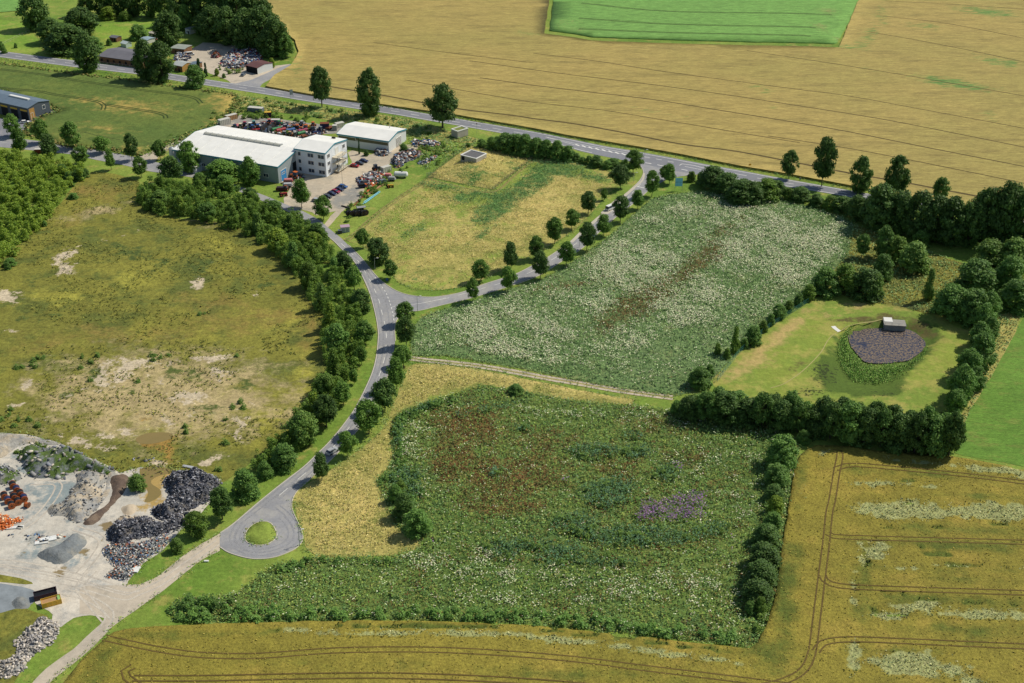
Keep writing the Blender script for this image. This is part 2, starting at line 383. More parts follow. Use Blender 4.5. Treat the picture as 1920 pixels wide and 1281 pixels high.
field('leafy_green_field', GREEN_UP, .5, m_beet, grid=12, edge=3, jit=.6, skirt=.5, zin=.5, attrs={'bare': lambda x, y: blobs(x, y, [
    (1545,40,9,55,22,.55),(1087,25,4,60,5,.5),(1560,75,30,5,0,.5),(1100,62,60,4,3,.35),(1052,30,5,50,5,.35)])})
field('far_green_field', [(-80,-60),(60,-60),(48,4),(44,20),(0,24),(-80,26)], .3, m_beet, grid=15, edge=4, jit=.5)
field('far_green_field', [(478,-60),(570,-60),(545,3),(500,14),(482,20)], .3, m_beet, grid=15, edge=4, jit=.5)
NPOLY = [(-90,104),(0,118),(60,127),(140,138),(220,147),(300,158),(380,170),(440,176),(446,190),(425,215),(400,236),(360,248),(330,262),(290,275),(262,291),(240,288),(210,280),(175,277),(140,276),(112,270),(75,258),(45,250),(46,240),(62,228),(80,216),(112,209),(95,202),(60,190),(0,170),(-90,165)]
field('cereal_field', NPOLY, .55, m_cropN, grid=7, edge=2.5, jit=.4, skirt=.55, zin=.55, attrs={'tan': lambda x, y: blobs(x, y, [
    (425,190,26,26,20,.75),(235,200,90,14,6,.55),(200,245,45,8,10,.45),(60,232,30,12,-40,.6),(250,285,20,12,0,.6),(60,190,60,6,12,.4),(200,135,60,4,8,.4),(60,122,60,3,8,.5),(400,225,40,10,-40,.45),(330,195,60,6,6,.25),(330,155,60,4,8,.4),(120,265,50,4,20,.5)])})
WF = [(110,1290),(150,1240),(180,1212),(208,1186),(245,1178),(330,1172),(480,1167),(720,1163),(960,1170),(1085,1181),(1235,1198),(1360,1211),(1405,1217),(1422,1204),(1440,1165),(1456,1110),(1462,1060),(1470,1000),(1481,940),(1490,880),(1502,850),(1530,835),(1590,836),(1647,846),(1785,855),(1860,868),(1920,880),(2060,905),(2060,1360),(60,1360)]
LODG = [(1700,960,95,17,2,.95),(1860,962,95,15,2,.95),(1640,1040,22,22,0,.85),(1615,1045,9,30,0,.6),(1740,1005,120,0.1,0,0),(1690,1068,35,5,0,.6),(1800,1066,120,4,3,.55),(1720,1140,50,10,0,.85),(1850,1155,110,10,1,.85),(1670,1158,40,8,0,.75),
    (1700,1250,70,22,5,.9),(1600,1240,14,35,10,.7),(1790,1262,60,20,20,.6),(1660,912,60,5,0,.65),(1740,915,25,4,0,.6),(1870,885,110,7,4,.7),(1700,868,60,6,6,.5),(1540,855,25,6,-35,.5),(1505,930,5,40,0,.4),(1755,1228,60,4,2,.6),
    (700,1190,150,5,0,.75),(900,1192,130,6,2,.8),(1060,1205,100,6,6,.8),(1200,1222,100,6,8,.8),(1330,1238,70,6,8,.7),(560,1186,60,4,-3,.45),(1600,1105,8,50,0,.5),(1910,900,40,6,3,.5),(1900,1030,40,4,3,.45)]
HOLL = [(820,1178,250,3.2,1,.9),(1080,1190,130,3.2,6,.9),(1230,1207,120,3.2,8,.9),(1350,1222,60,3,8,.7),(560,1181,80,2.5,-3,.5),(1640,1014,22,2,0,.8),(1730,1031,16,3,0,.7),(1780,1044,60,2.5,3,.7),(1850,1064,120,2,2,.8),(1710,1122,50,2.5,5,.8),(1850,1135,100,2.5,3,.7),
    (1690,1154,25,3,0,.7),(1720,1228,120,2.5,0,.7),(1765,1182,12,3,0,.8),(1630,1028,6,10,0,.7),(1625,1060,6,12,0,.7),(1640,1150,12,5,20,.7),(1700,944,60,2,0,.5),(1750,990,18,3,0,.8),(1850,985,60,2,3,.6),(1660,990,20,3,0,.7),(1615,1120,14,3,0,.6),(1720,905,90,2,2,.5)]
WZ = .8
def wheat_z(x, y):
    n = fbm(x, y, 2.2, 11)-.5
    lo = sstep(.35, .6, blobs(x, y, LODG)+n*.8); ho = sstep(.38, .6, blobs(x, y, HOLL)+n*.9)
    return -.35*lo-.62*np.maximum(ho, 0)+.05*(vn(x, y, 1.3, 4)-.5)*(1+3*lo)
field('wheat_field', WF, WZ, m_wheat, grid=1.5, edge=1.5, jit=.35, skirt=WZ, zin=WZ, zf=wheat_z, attrs={
    'green': lambda x, y: np.maximum(blobs(x, y, [(1470,1140,26,110,5,.8),(1440,1230,60,40,20,.6),(1620,1130,22,60,0,.5),(190,1240,60,25,-50,.55),(400,1193,110,8,-2,.6),(1620,1060,14,80,3,.5),(640,1250,200,10,1,.4),(1100,1270,200,14,2,.45),(300,1196,60,8,3,.45),(1800,1090,150,6,2,.35),(1500,900,12,60,5,.5),(1850,1000,160,10,2,.6),(1780,1025,160,12,2,.6),(1760,1130,160,12,2,.55),(1800,1185,150,10,2,.5),(1700,890,150,8,3,.5),(1850,935,120,5,2,.5),(1750,1072,150,8,2,.4),(1680,1225,100,8,0,.5),(1820,1210,120,10,2,.3)]), sstep(.4, .6, blobs(x, y, HOLL)+(fbm(x, y, 2.2, 11)-.5)*.9)),
    'lodged': lambda x, y: sstep(.3, .65, blobs(x, y, LODG)+(fbm(x, y, 2.2, 11)-.5)*.8)*.9})
# left scrub land
LP = [(-90,470),(-20,500),(40,455),(110,385),(140,345),(175,322),(215,326),(262,340),(262,385),(330,410),(430,420),(500,450),(560,500),(605,560),(618,620),(612,690),(585,755),(535,815),(455,880),(420,905),(360,905),(250,895),(120,850),(0,830),(-90,830)]
BARE = [(120,480,30,9,-25,.75),(125,505,20,10,-35,.85),(370,532,12,14,-60,.8),(10,556,28,12,10,.8),(190,451,14,3,0,.6),(250,437,12,4,-15,.6),(485,550,12,6,0,.5),(25,617,16,5,-8,.6),(50,566,10,3,0,.4),(415,487,10,4,0,.4),(310,470,12,3,0,.35),
    (250,680,70,12,0,.6),(210,710,50,18,-20,.6),(395,672,50,8,3,.65),(400,700,20,12,60,.55),(430,700,30,12,0,.5),(355,745,38,14,0,.68),(60,715,50,3.5,-42,.75),(40,768,35,3.5,12,.75),(200,815,80,9,-3,.6),(170,835,60,8,5,.6),(330,790,60,22,-20,.35),(450,792,20,12,30,.6),(440,820,16,14,60,.6),(400,862,45,6,-30,.75),(300,870,30,10,0,.6),(100,790,40,4,10,.4),(410,775,30,6,-20,.5),(290,720,20,20,0,.4),(120,740,30,10,-10,.35),(475,760,10,30,20,.35),(370,590,4,3,0,0)]
field('scrub_land', LP, .04, m_scrub, grid=4, edge=2.5, jit=.8, attrs={
    'bare': lambda x, y: blobs(x, y, BARE)*1.12,
    'tan': lambda x, y: np.maximum(blobs(x, y, [(300,745,230,80,0,.85),(170,400,70,12,-15,.5),(400,420,80,10,10,.35)]), 0),
    'weed': lambda x, y: blobs(x, y, [(350,700,70,22,0,.5),(210,700,80,20,0,.42),(150,740,70,24,0,.42),(380,770,60,14,0,.45),(270,480,90,24,15,.5),(350,500,70,22,0,.45),(60,540,60,20,0,.35),(100,440,40,16,0,.4),(250,735,60,12,10,.45),(450,720,40,20,0,.4),(300,520,60,20,0,.35),(220,565,60,14,0,.3),(90,600,60,20,0,.35),(500,530,50,20,10,.35)]),
    'yellow': lambda x, y: blobs(x, y, [(250,520,70,26,0,.5),(420,460,60,16,20,.45),(500,600,90,30,0,.45),(120,560,70,20,0,.45),(60,430,30,30,0,.3),(330,630,120,18,0,.35),(570,700,20,90,10,.5),(500,790,60,30,-40,.5)]),
    'rust': lambda x, y: blobs(x, y, [(180,360,70,20,0,.5),(450,600,120,30,0,.5),(230,630,150,20,0,.5),(580,620,20,60,0,.5),(400,560,60,20,0,.4),(140,410,50,14,-20,.45),(90,650,60,14,0,.4)]),
    'mud': lambda x, y: blobs(x, y, [(290,825,36,13,-8,.8),(265,785,18,10,0,.5),(320,850,20,25,0,.5)])})
# dry meadows
MP = [(650,452),(664,440),(700,408),(745,372),(795,340),(802,334),(922,358),(997,300),(1030,297),(1085,306),(1140,320),(1178,336),(1165,348),(1140,362),(1112,396),(1078,432),(1020,468),(960,497),(905,525),(860,540),(815,545),(780,543),(745,530),(735,514),(725,500),(700,475),(680,462)]
LUSHM = [(940,382,62,20,-35,.95),(1000,343,60,20,-35,.95),(1050,318,60,14,5,.9),(1110,332,50,10,10,.6),(890,370,50,14,-10,.7),(830,352,50,8,8,.7),(775,435,35,12,-30,.55),(905,440,35,7,-30,.55),(780,515,20,14,0,.4),(1000,480,30,8,-30,.4),(720,425,30,10,-30,.4),(860,400,60,10,-40,.3)]
field('dry_meadow', MP, .05, m_dry, grid=4, edge=2, jit=.3, attrs={
    'lush': lambda x, y: blobs(x, y, LUSHM),
    'tall': lambda x, y: blobs(x, y, [(850,430,110,50,-20,.42),(1010,390,80,50,-35,.6),(800,480,60,30,0,.35),(1060,350,60,25,0,.5)]),
    'mown': lambda x, y: np.maximum(.40-.25*blobs(x, y, [(1010,390,90,50,-35,1),(850,470,60,30,-20,1)]), blobs(x, y, [(968,334,58,7,-38,1.0),(865,348,60,5,12,.9),(870,398,70,6,-55,.7),(780,530,60,12,0,.65),(680,455,24,24,0,.7),(740,400,50,20,-40,.6),(1090,325,50,14,10,.6)]))})
EP = [(560,918),(600,893),(650,862),(688,832),(716,806),(733,770),(752,720),(766,690),(775,682),(830,684),(900,693),(960,705),(1040,722),(1120,738),(1175,747),(1192,750),(1184,760),(1130,757),(1050,747),(965,730),(905,722),(860,736),(800,754),(758,770),(740,785),(736,815),(739,850),(728,878),(706,900),(722,940),(742,985),(760,1003),(795,1008),(786,1028),(740,1042),(660,1044),(600,1046),(572,1030),(571,1000),(556,965),(548,935)]
field('dry_meadow', EP, .05, m_dry, grid=4, edge=2, jit=.4, attrs={
    'lush': lambda x, y: blobs(x, y, [(700,1035,60,6,0,.5),(570,1030,30,8,0,.4),(740,1035,50,8,0,.5)]),
    'tall': lambda x, y: blobs(x, y, [(650,950,70,60,0,.55),(1000,715,180,8,10,.75),(830,705,60,14,0,.5),(640,1000,60,30,0,.5)]),
    'mown': lambda x, y: blobs(x, y, [(735,900,14,80,0,.55),(850,740,60,8,-15,.6),(720,790,14,30,0,.4)])})
# lace meadow C and weed meadow D
CP_ = [(770,662),(772,628),(776,612),(790,597),(808,588),(855,574),(910,556),(962,540),(1010,527),(1047,507),(1095,477),(1135,450),(1185,405),(1222,373),(1262,364),(1300,360),(1370,362),(1440,370),(1512,386),(1580,408),(1602,420),(1596,450),(1590,478),(1564,505),(1532,540),(1512,564),(1438,613),(1383,660),(1343,705),(1316,728),(1276,742),(1255,741),(1175,731),(1085,714),(960,688),(830,667),(778,668)]
CRUST = [(1180,580,75,24,-28,.6),(1300,500,90,18,-38,.55),(1360,430,50,14,-30,.35),(1050,540,80,10,-10,.35),(1230,545,40,22,0,.5)]
field('lace_meadow', CP_, .05, m_lace, grid=5, edge=2, jit=.4, attrs={'rust': lambda x, y: blobs(x, y, CRUST)})
DP = [(739,850),(736,815),(741,787),(758,772),(800,756),(860,738),(905,724),(965,732),(1050,749),(1130,759),(1200,762),(1270,772),(1330,792),(1440,798),(1500,836),(1488,880),(1479,940),(1468,1000),(1460,1060),(1454,1110),(1438,1165),(1421,1204),(1400,1214),(1360,1208),(1235,1195),(1085,1178),(960,1167),(720,1161),(480,1165),(380,1168),(325,1160),(318,1140),(340,1122),(410,1122),(445,1112),(470,1095),(490,1075),(520,1058),(580,1050),(660,1047),(740,1046),(788,1032),(800,1008),(765,1003),(742,985),(722,940),(708,902),(728,880)]
DRUST = [(880,800,70,40,0,.7),(960,890,110,45,0,.65),(850,870,60,40,0,.6),(1020,830,70,25,0,.5),(950,950,90,22,0,.6),(1150,880,60,30,0,.4),(1220,800,60,25,0,.4),(1360,900,50,40,0,.3),(1280,860,60,25,0,.3)]
field('weed_meadow', DP, .05, m_weed, grid=5, edge=2, jit=.4, attrs={'rust': lambda x, y: blobs(x, y, DRUST),
    'lush': lambda x, y: blobs(x, y, [(1140,925,60,30,0,.7),(1080,990,120,30,0,.5),(1200,1000,100,25,0,.6),(960,1030,60,20,0,.5),(1250,890,30,15,0,.5)])})
field('pond_meadow', None, .03, m_pm, grid=2.6, edge=2.5, world=PMw, zf=pond_z, attrs={
    'dark': lambda x, y: np.clip(inside(x, y, BASIN)*(.75+.4*sstep(0, 8, dist_poly(x, y, BASIN))), 0, 1)+blobs(x, y, [(1720,600,60,14,10,.5),(1590,700,40,30,0,.5)]),
    'mud': lambda x, y: blobs(x, y, [(1640,598,70,8,-3,.7),(1730,612,40,10,25,.7),(1500,680,40,14,-50,.35)]),
    'dry': lambda x, y: blobs(x, y, [(1450,640,110,14,-40,.7),(1400,680,60,20,-20,.6),(1620,575,90,8,5,.4),(1560,590,60,8,-10,.4)]),
    'spots': lambda x, y: blobs(x, y, [(1545,700,30,30,0,.52),(1520,735,40,10,0,.52),(1660,738,50,6,0,.5),(1690,728,20,14,0,.35),(1535,620,40,10,-30,.22)])})
field('lush_pasture', [(1922,590),(1905,622),(1884,660),(1846,727),(1822,765),(1806,800),(1796,835),(1788,851),(1860,864),(1920,876),(2060,900),(2060,520)], .06, m_green, grid=10, edge=3, jit=.5)
field('rank_grass_strip', [(1870,590),(1915,585),(1905,622),(1884,660),(1846,727),(1822,765),(1806,800),(1799,820),(1798,790),(1815,740),(1845,690),(1862,640)], .035, m_dry, grid=6, edge=3, jit=.6, attrs={'lush': lambda x, y: x*0+.15})
field('rank_grass_strip', [(1600,420),(1660,440),(1730,470),(1830,500),(1830,560),(1740,590),(1690,575),(1600,560),(1560,548),(1522,562),(1530,540),(1564,505),(1590,478)], .037, m_scrub, grid=6, edge=3, jit=1., attrs={'weed': lambda x, y: .3+0*x})
field('rank_grass_strip', [(440,178),(600,200),(760,222),(900,262),(880,270),(800,262),(700,232),(640,230),(560,215),(470,205),(410,232),(335,275),(300,300),(268,297),(300,272),(340,258),(400,236),(430,212)], .036, m_dry, grid=6, edge=3, jit=1., attrs={'lush': lambda x, y: .40+.1*np.sin(x/9)})
field('garden_lawn', [(-60,30),(40,42),(60,60),(75,80),(70,98),(40,100),(-60,92)], .036, m_lawn, grid=8, edge=3, jit=.5)
field('garden_lawn', [(178,45),(300,40),(300,62),(262,75),(205,78),(180,68)], .036, m_lawn, grid=8, edge=3, jit=.5)
# the mown plot around the two reservoir mounds
SQ = Ws([(802,332),(923.5,356),(998,298),(880,274)])
def mound_z(x, y):
    px, py = PX(x, y); d = dist_poly(x, y, SQ)
    return np.where(inside(x, y, SQ), sstep(1.0, 15, d)*2.6+.25*(fbm(x, y, 5, 3)-.5)*sstep(1, 5, d), 0)
field('reservoir_mound', None, .06, m_dry, world=SQ, grid=2.5, edge=2, zf=mound_z, attrs={'lush': lambda x, y: blobs(x, y, [(880,330,40,14,10,.6),(960,305,40,20,-30,.55)]), 'tall': lambda x, y: blobs(x, y, [(900,300,60,20,0,.6),(850,320,30,20,0,.5)])})

# ------------------------------------------------------------------ tractor tracks in the crops
def px_line(pts, z): return resample(Ws(sm(pts, 6), z), 2.0)
tk = Rib()
for L, w in (([(600,159),(640,166),(710,177.5),(790,192),(865,205),(965,217),(1000,222.5),(1075,232),(1175,250),(1275,270),(1375,283),(1462,299),(1502,307),(1600,326),(1700,343),(1800,362),(1960,392)], 1.1),
    ([(900,146),(1000,160),(1100,172),(1225,187),(1350,207),(1475,227),(1590,247),(1740,277),(1960,320)], .7), ([(880,114),(1000,131),(1100,144),(1225,159),(1370,179),(1475,195),(1615,217),(1715,235),(1960,284)], .6),
    ([(1000,100),(1120,115),(1250,135),(1475,165),(1590,180),(1765,212),(1960,248)], .5), ([(1400,95),(1480,107),(1540,116),(1690,140),(1960,187)], .5), ([(760,150),(880,172),(1000,192),(1125,206),(1225,222),(1375,247),(1500,268)], .45),
    ([(1630,60),(1700,72),(1820,95),(1960,125)], .5), ([(1650,30),(1780,45),(1960,80)], .5), ([(700,80),(850,100),(1000,118)], .4), ([(1660,2),(1780,8),(1960,20)], .5),([(1440,255),(1600,280),(1780,315),(1960,352)], .45)):
    tk.add(px_line(L, GZ), 0, w*1.5, GZ+.012, lift=.004)
tk.build('tractor_tracks', plain('dark_furrow_soil', lin(88, 76, 44), .9, .35, .3))  # wheel tracks in the dark brown colour of bare soil
tk = Rib()
for L in ([(1090,6),(1250,21),(1480,25),(1560,28)], [(1085,34),(1250,45),(1480,50),(1530,52)], [(1085,54),(1250,61),(1480,66),(1520,68)]):
    for o in (-.9, .9): tk.add(px_line(L, .5), o, .8, .512, lift=.004)
for L in ([(0,130),(75,139.5),(150,152),(250,167),(325,176),(365,184),(377,194)], [(-40,162),(0,165),(75,172),(100,177),(175,189),(194,197),(193,206)], [(190,195),(235,202),(287,210),(308,216),(311,222)]):
    for o in (-.95, .95): tk.add(px_line(L, .55), o, .75, .562, lift=.004)
for L in ([(158,248),(190,256),(225,262)], [(30,200),(90,205),(125,208)]): tk.add(px_line(L, .55), 0, .5, .562)
tk.build('tractor_tracks', m_soilgreen)
tk = Rib()
for L in ([(195,1196),(240,1206),(300,1218),(375,1228),(480,1230),(605,1221),(705,1218),(830,1219),(960,1226),(1085,1237),(1210,1253),(1335,1268),(1440,1281),(1560,1296)],
    [(1562,846),(1575,850),(1568,890),(1560,940),(1555,961),(1549,1018),(1541,1081),(1531,1161),(1522,1225),(1505,1258),(1470,1277),(1420,1290)],
    [(1552,1000),(1565,1006),(1640,1009),(1780,1013),(1960,1018)], [(1542,1078),(1552,1092),(1590,1100),(1740,1106),(1960,1113)], [(1530,1222),(1545,1205),(1590,1199),(1665,1201),(1800,1207),(1960,1214)],
    [(1566,880),(1600,872),(1700,880),(1820,892),(1960,910)], [(262,1288),(236,1268),(236,1256),(250,1250)], [(250,1272),(380,1272),(705,1267),(960,1276),(1200,1296)]):
    for o in (-.9, .9): tk.add(px_line(L, WZ), o, .42, WZ+.03, lift=.004)
tk.build('tractor_tracks', m_soiltrack)

# ------------------------------------------------------------------ roads
B_UP = [(-90,83),(0,95.5),(75,105.5),(150,115),(250,127),(350,143),(420,154),(495,164.5),(570,176.5),(645,187.5),(745,203.5),(795,212.5),(877,226),(940,236.5),(1015,249.5),(1060,259),(1087,264.5),(1138,275),(1185,282.5),(1247,293.5),(1319,307.5),(1400,322),(1477,336.5),(1547,349),(1615,361),(1700,376),(1800,393),(1980,424)]
B_LO = [(1980,437),(1800,406),(1700,389),(1615,374),(1547,362),(1477,351),(1400,340),(1330,332),(1307,327),(1268,321),(1210,309),(1195,306),(1150,297),(1115,290),(1087,283.5),(1060,275),(1015,264),(940,250),(877,239),(795,225),(745,216),(645,201),(570,189.5),(495,177),(420,165.5),(350,155),(250,138.5),(150,127.5),(75,117.5),(0,107.5),(-90,96)]
def sheet(name, pts, z, mat, smooth=3, grid=15, edge=2, holes=(), **k):
    return field(name, pts, z, mat, grid=grid, edge=edge, smooth_px=smooth, holes=holes, **k)
sheet('main_road', B_UP+B_LO, .072, m_asphd, 0, edge=3)
A_L = [(262,296),(287,318),(355,332),(402,344),(450,360),(492,377),(525,390),(558,406),(583,420),(605,436),(625,452),(640,467),(665,492),(687,535),(697,563),(705,595),(709,622),(709,635),(706,665),(700,692),(689,720),(668,762),(649,790),(620,826),(595,851),(570,875),(540,898),(512,920),(480,946),(450,972),(430,988),(412,1000)]
ROAD_A = [(-90,268),(0,276),(50,281),(100,286),(137,290),(175,299),(237,311)]+[(283,322)]+A_L[2:]+[(412,1026),(430,1037),(465,1047),(495,1048),(522,1043),(552,1030),(566,1016),(567,1001),(560,983),(552,966),(547,952),(549,935),(558,920),(575,905),(592,888),(625,858),(652,828),(684,790),(706,752),(724,712),(734,680),(740,650),(741,632),(740,617),(743,602),(752,591),(768,585),(790,582),(830,572),(880,560),(950,539),(967,532),(1010,517),(1055,489),(1090,467),(1122,437),(1155,407),(1180,388),(1212,361),(1228,349),(1248,338),(1275,331),(1310,327),(1300,322),(1240,312),(1205,304),(1197,306),(1204,316),(1206,325),(1200,338),(1185,353),(1165,370),(1135,395),(1105,421),(1085,438),(1067,455),(1025,484),(997,499),(967,514),(937,524),(905,534),(867,548),(825,556),(795,557),(765,553),(742,545),(720,531),(705,517),(688,497),(672,478),(652,459),(640,447),(616,428),(598,412),(570,397),(540,385),(497,367),(450,350),(402,336),(355,322),(300,306),(240,292),(178,281),(137,273),(100,268),(50,262),(0,256),(-90,246)]
ISLE = [(459,1006),(464,993),(476,983),(490,978),(503,979),(512,986),(518,998),(519,1005),(514,1013),(500,1021),(484,1023),(466,1019),(460,1013)]
sheet('side_road', ROAD_A, .060, m_asph, 0, edge=1.5, grid=20, holes=[resample(Ws(sm(ISLE, 3, True)), 1.5, True)])
field('traffic_island', None, .11, m_base, world=Ws(sm(ISLE, 3, True)), grid=4, edge=1.5, skirt=.1, kind='structure')
# kerbs
kb = Rib()
def kerb(pts, close=False): 
    P = resample(Ws(sm(pts+(pts[:1] if close else []), 5)), 1.0); kb.add(P, 0, .3, 0.0, .14)
kerb(A_L[6:]); kerb([(412,1026),(430,1037),(465,1047),(495,1048),(522,1043),(552,1030),(566,1016),(567,1001),(560,983),(552,966),(547,952),(549,935),(558,920),(575,905),(592,888),(625,858),(652,828),(684,790),(706,752),(724,712),(734,680)])
kerb([(741,640),(740,617),(743,602),(752,591),(768,585),(790,582),(830,572),(880,560),(950,539),(1010,517),(1055,489),(1090,467),(1122,437),(1155,407),(1180,388),(1212,361)])
kerb([(652,459),(672,478),(688,497),(705,517),(720,531),(742,545),(765,553),(795,557),(825,556),(867,548),(905,534),(937,524),(967,514),(997,499),(1025,484),(1067,455),(1085,438),(1105,421),(1135,395),(1165,370),(1185,353),(1200,338),(1206,325),(1204,316),(1197,306)])
kerb(ISLE, True)
kb.build('kerb', m_concrete)
# a pale paved strip beside the upper bend and bus bay
pv = Rib(); pv.add(resample(Ws(sm([(1185,352),(1165,369),(1135,394),(1105,420),(1085,437),(1067,454)], 5)), 1.), 0.9, 1.5, .08)
pv.add(resample(Ws(sm([(1128,400),(1143,386),(1158,373)], 5)), 1.), -1.2, 3.4, .09)
pv.add(resample(Ws(sm([(1206,325),(1203,338),(1190,350),(1170,367)], 5)), 1.), .4, .9, .085)
pv.build('pavement', m_concrete)
# markings
mk = Rib(); MZ = .080; MZA = .068
ctr = lambda a, b, f=.5: [(p[0], p[1]+(np.interp(p[0], [q[0] for q in b], [q[1] for q in b])-p[1])*f) for p in a]
bl = sorted(B_LO)
def bline(f, x0, x1): 
    xs = np.linspace(x0, x1, 60); u = np.interp(xs, [p[0] for p in B_UP], [p[1] for p in B_UP]); l = np.interp(xs, [p[0] for p in bl], [p[1] for p in bl])
    return resample(Ws(list(zip(xs, u+(l-u)*f))), 1.0)
mk.add(bline(.10, -90, 1970), 0, .34, MZ); mk.add(bline(.90, -90, 1110), 0, .34, MZ); mk.add(bline(.88, 1340, 1970), 0, .34, MZ)
mk.dash(bline(.5, -90, 1010), 0, .3, MZ, 5, 7); mk.dash(bline(.5, 1420, 1970), 0, .3, MZ, 5, 7)
mk.add(resample(Ws([(1020,256.5),(1078,272),(1150,286.5),(1180,291)]), 1), 0, .25, MZ); mk.add(resample(Ws([(1020,256.5),(1078,269),(1150,282.5),(1180,288)]), 1), 0, .25, MZ)
for k in range(9):
    x = 1082+k*12.4; y = 272+(x-1080)*.198; mk.add(np.array(Ws([(x-3, y-1.6), (x+4, y+1.6)])), 0, .8, MZ+.005)
mk.dash(resample(Ws([(1185,290.5),(1220,296.5),(1265,305)]), .5), 0, .3, MZ, 3, 3); mk.dash(resample(Ws([(1210,305.5),(1241,311),(1268,316),(1310,324)]), .5), 0, .5, MZ, 3, 3)
mk.add(resample(Ws([(1274,310.5),(1279,307.5),(1300,310.5),(1316,314.5)]), 1), 0, .35, MZ); mk.add(resample(Ws([(1284,312.5),(1330,321.5),(1350,324.5)]), 1), 0, .3, MZ); mk.add(resample(Ws([(1316,314.5),(1400,330)]), 1), 0, .3, MZ)
cA = [(0,266),(50,271),(100,277),(137,281),(178,290),(240,301.5),(300,314),(355,327)]
mk.dash(resample(Ws(sm(cA, 4)), .5), 0, .16, MZA, 4, 8)
mk.dash(resample(Ws(sm([(640,457),(668,485),(693,524),(703,545),(711,565),(717,590),(722,610),(724.5,635),(722,665),(716,690),(704,722),(688,755),(668,785),(640,820),(615,850),(590,873),(560,898),(530,924),(500,950)], 5)), .5), 0, .17, MZA, 4, 5)
mk.dash(resample(Ws(sm([(703,520),(715,536),(723,548),(729,562),(734,578),(738,597),(740,612)], 5)), .5), 0, .22, MZA, 1.6, 1.4)
mk.dash(resample(Ws(sm([(745,573),(775,571),(800,567),(840,559),(880,548),(950,528),(1000,508),(1040,484),(1075,461),(1105,433),(1140,402),(1170,378),(1195,352),(1210,335)], 5)), .5), 0, .17, MZA, 4, 4)
mk.add(resample(Ws(sm([(733,577),(745,574),(775,571),(800,567),(836,559)], 5)), 1), 0, .16, MZA+.004)
mk.add(np.array(Ws([(1192,349.5),(1208,353)])), 0, .5, MZA+.004)
mk.build('road_marking', m_white_paint)
tw = Rib()
for L, w in (([(450,978),(440,995),(436,1012),(450,1030),(480,1039),(515,1035),(545,1022),(556,1005),(552,985),(538,965),(520,950)], .5), ([(455,985),(446,1000),(445,1014),(456,1027),(482,1034),(514,1029),(538,1017),(546,1002),(541,985),(528,970)], .4), ([(640,462),(668,489),(690,524),(700,548),(706,575),(713,612),(715,636),(712,668),(704,700),(690,730),(668,770),(640,808),(600,854),(560,890),(500,940),(455,975)], .5), ([(652,462),(678,489),(702,520),(718,545),(728,570),(733,600),(734,636),(729,668),(718,700),(700,740),(675,785),(640,826),(600,866),(560,902),(520,935)], .5)):
    P = resample(Ws(sm(L, 5)), 1.); tw.add(P, -.75, w, .0612, lift=.0008); tw.add(P, .75, w, .0612, lift=.0008)
tw.build('tyre_wear', ground_mat('worn_asphalt', lin(142, 143, 148), lin(147, 148, 152), lin(136, 137, 142), big=.08, mid=.2, fine=1.2, contrast=.15))
# track joining turning loop, quarry yard, farm track
GT = [(413,1000),(380,1019),(345,1041),(295,1083),(262,1096),(235,1097),(215,1098),(150,1100),(150,1150),(172,1154),(190,1152),(197,1160),(192,1168),(165,1192),(140,1216),(110,1236),(82,1256),(60,1281),(40,1310),(70,1310),(92,1281),(125,1254),(160,1226),(185,1202),(207,1178),(235,1158),(260,1141),(300,1113),(335,1085),(367,1058),(390,1044),(413,1033)]
field('gravel_road', GT, .052, m_track, grid=10, edge=2, jit=.25)
YARD = [(-90,812),(0,812),(60,815),(115,832),(150,850),(190,868),(225,886),(262,876),(310,878),(360,888),(412,898),(412,925),(392,945),(376,968),(345,990),(325,1012),(305,1033),(272,1055),(247,1083),(236,1097),(262,1097),(262,1120),(215,1160),(195,1160),(172,1154),(140,1159),(112,1180),(95,1176),(100,1150),(62,1133),(70,1112),(60,1106),(0,1094),(-90,1096)]
field('quarry_yard', YARD, .044, m_yard, grid=4, edge=2, jit=.6, attrs={
    'slate': lambda x, y: blobs(x, y, [(100,925,50,26,0,.8),(20,960,40,20,0,.5),(60,880,60,20,0,.6),(110,990,60,14,-20,.5),(60,1030,60,20,0,.5),(225,1000,30,30,0,.5),(145,1035,30,30,0,.55),(180,1085,30,6,0,.4),(30,1010,40,30,0,.3),(240,1040,40,30,0,.35),(20,840,30,14,0,.7),(220,1075,30,14,0,.4)]),
    'wet': lambda x, y: blobs(x, y, [(35,1042,16,7,0,.95),(108,1067,20,7,8,.95),(100,977,16,5,0,.9),(200,985,10,12,30,.9),(175,1020,16,5,-40,.8),(162,1032,12,4,-30,.8),(190,1015,14,4,-30,.7),(45,1020,12,5,0,.6),(10,1062,10,4,-30,.5)]),
    'ochre': lambda x, y: blobs(x, y, [(300,895,40,16,0,.8),(290,930,22,22,0,.8),(270,950,25,12,0,.6)])})
FY = [(640,398),(622,420),(612,430),(606,424),(620,405),(630,396),(592,404),(585,398),(560,392),(534,393),(532,372),(545,352),(543,340),(520,344),(524,332),(545,320),(562,322),(605,332),(625,322),(648,314),(660,305),(652,286),(660,282),(695,290),(720,282),(742,272),(775,271),(785,278),(760,292),(742,300),(720,314),(700,326),(680,342),(684,356),(676,374),(655,386)]
field('factory_yard', FY, .046, m_fyard, grid=4, edge=1.5, jit=.3, attrs={'grey': lambda x, y: blobs(x, y, [(650,370,34,16,-20,.75),(630,385,20,10,0,.5),(560,345,20,10,0,.3)]), 'wet': lambda x, y: blobs(x, y, [(605,342,7,2,0,.9),(612,350,5,2,0,.7)])})
field('factory_yard', [(395,232),(450,215),(560,228),(640,238),(640,250),(600,252),(500,260),(420,240)], .042, m_fyard, grid=6, edge=2, jit=.8, attrs={'grey': lambda x, y: .6+0*x, 'wet': lambda x, y: 0*x})
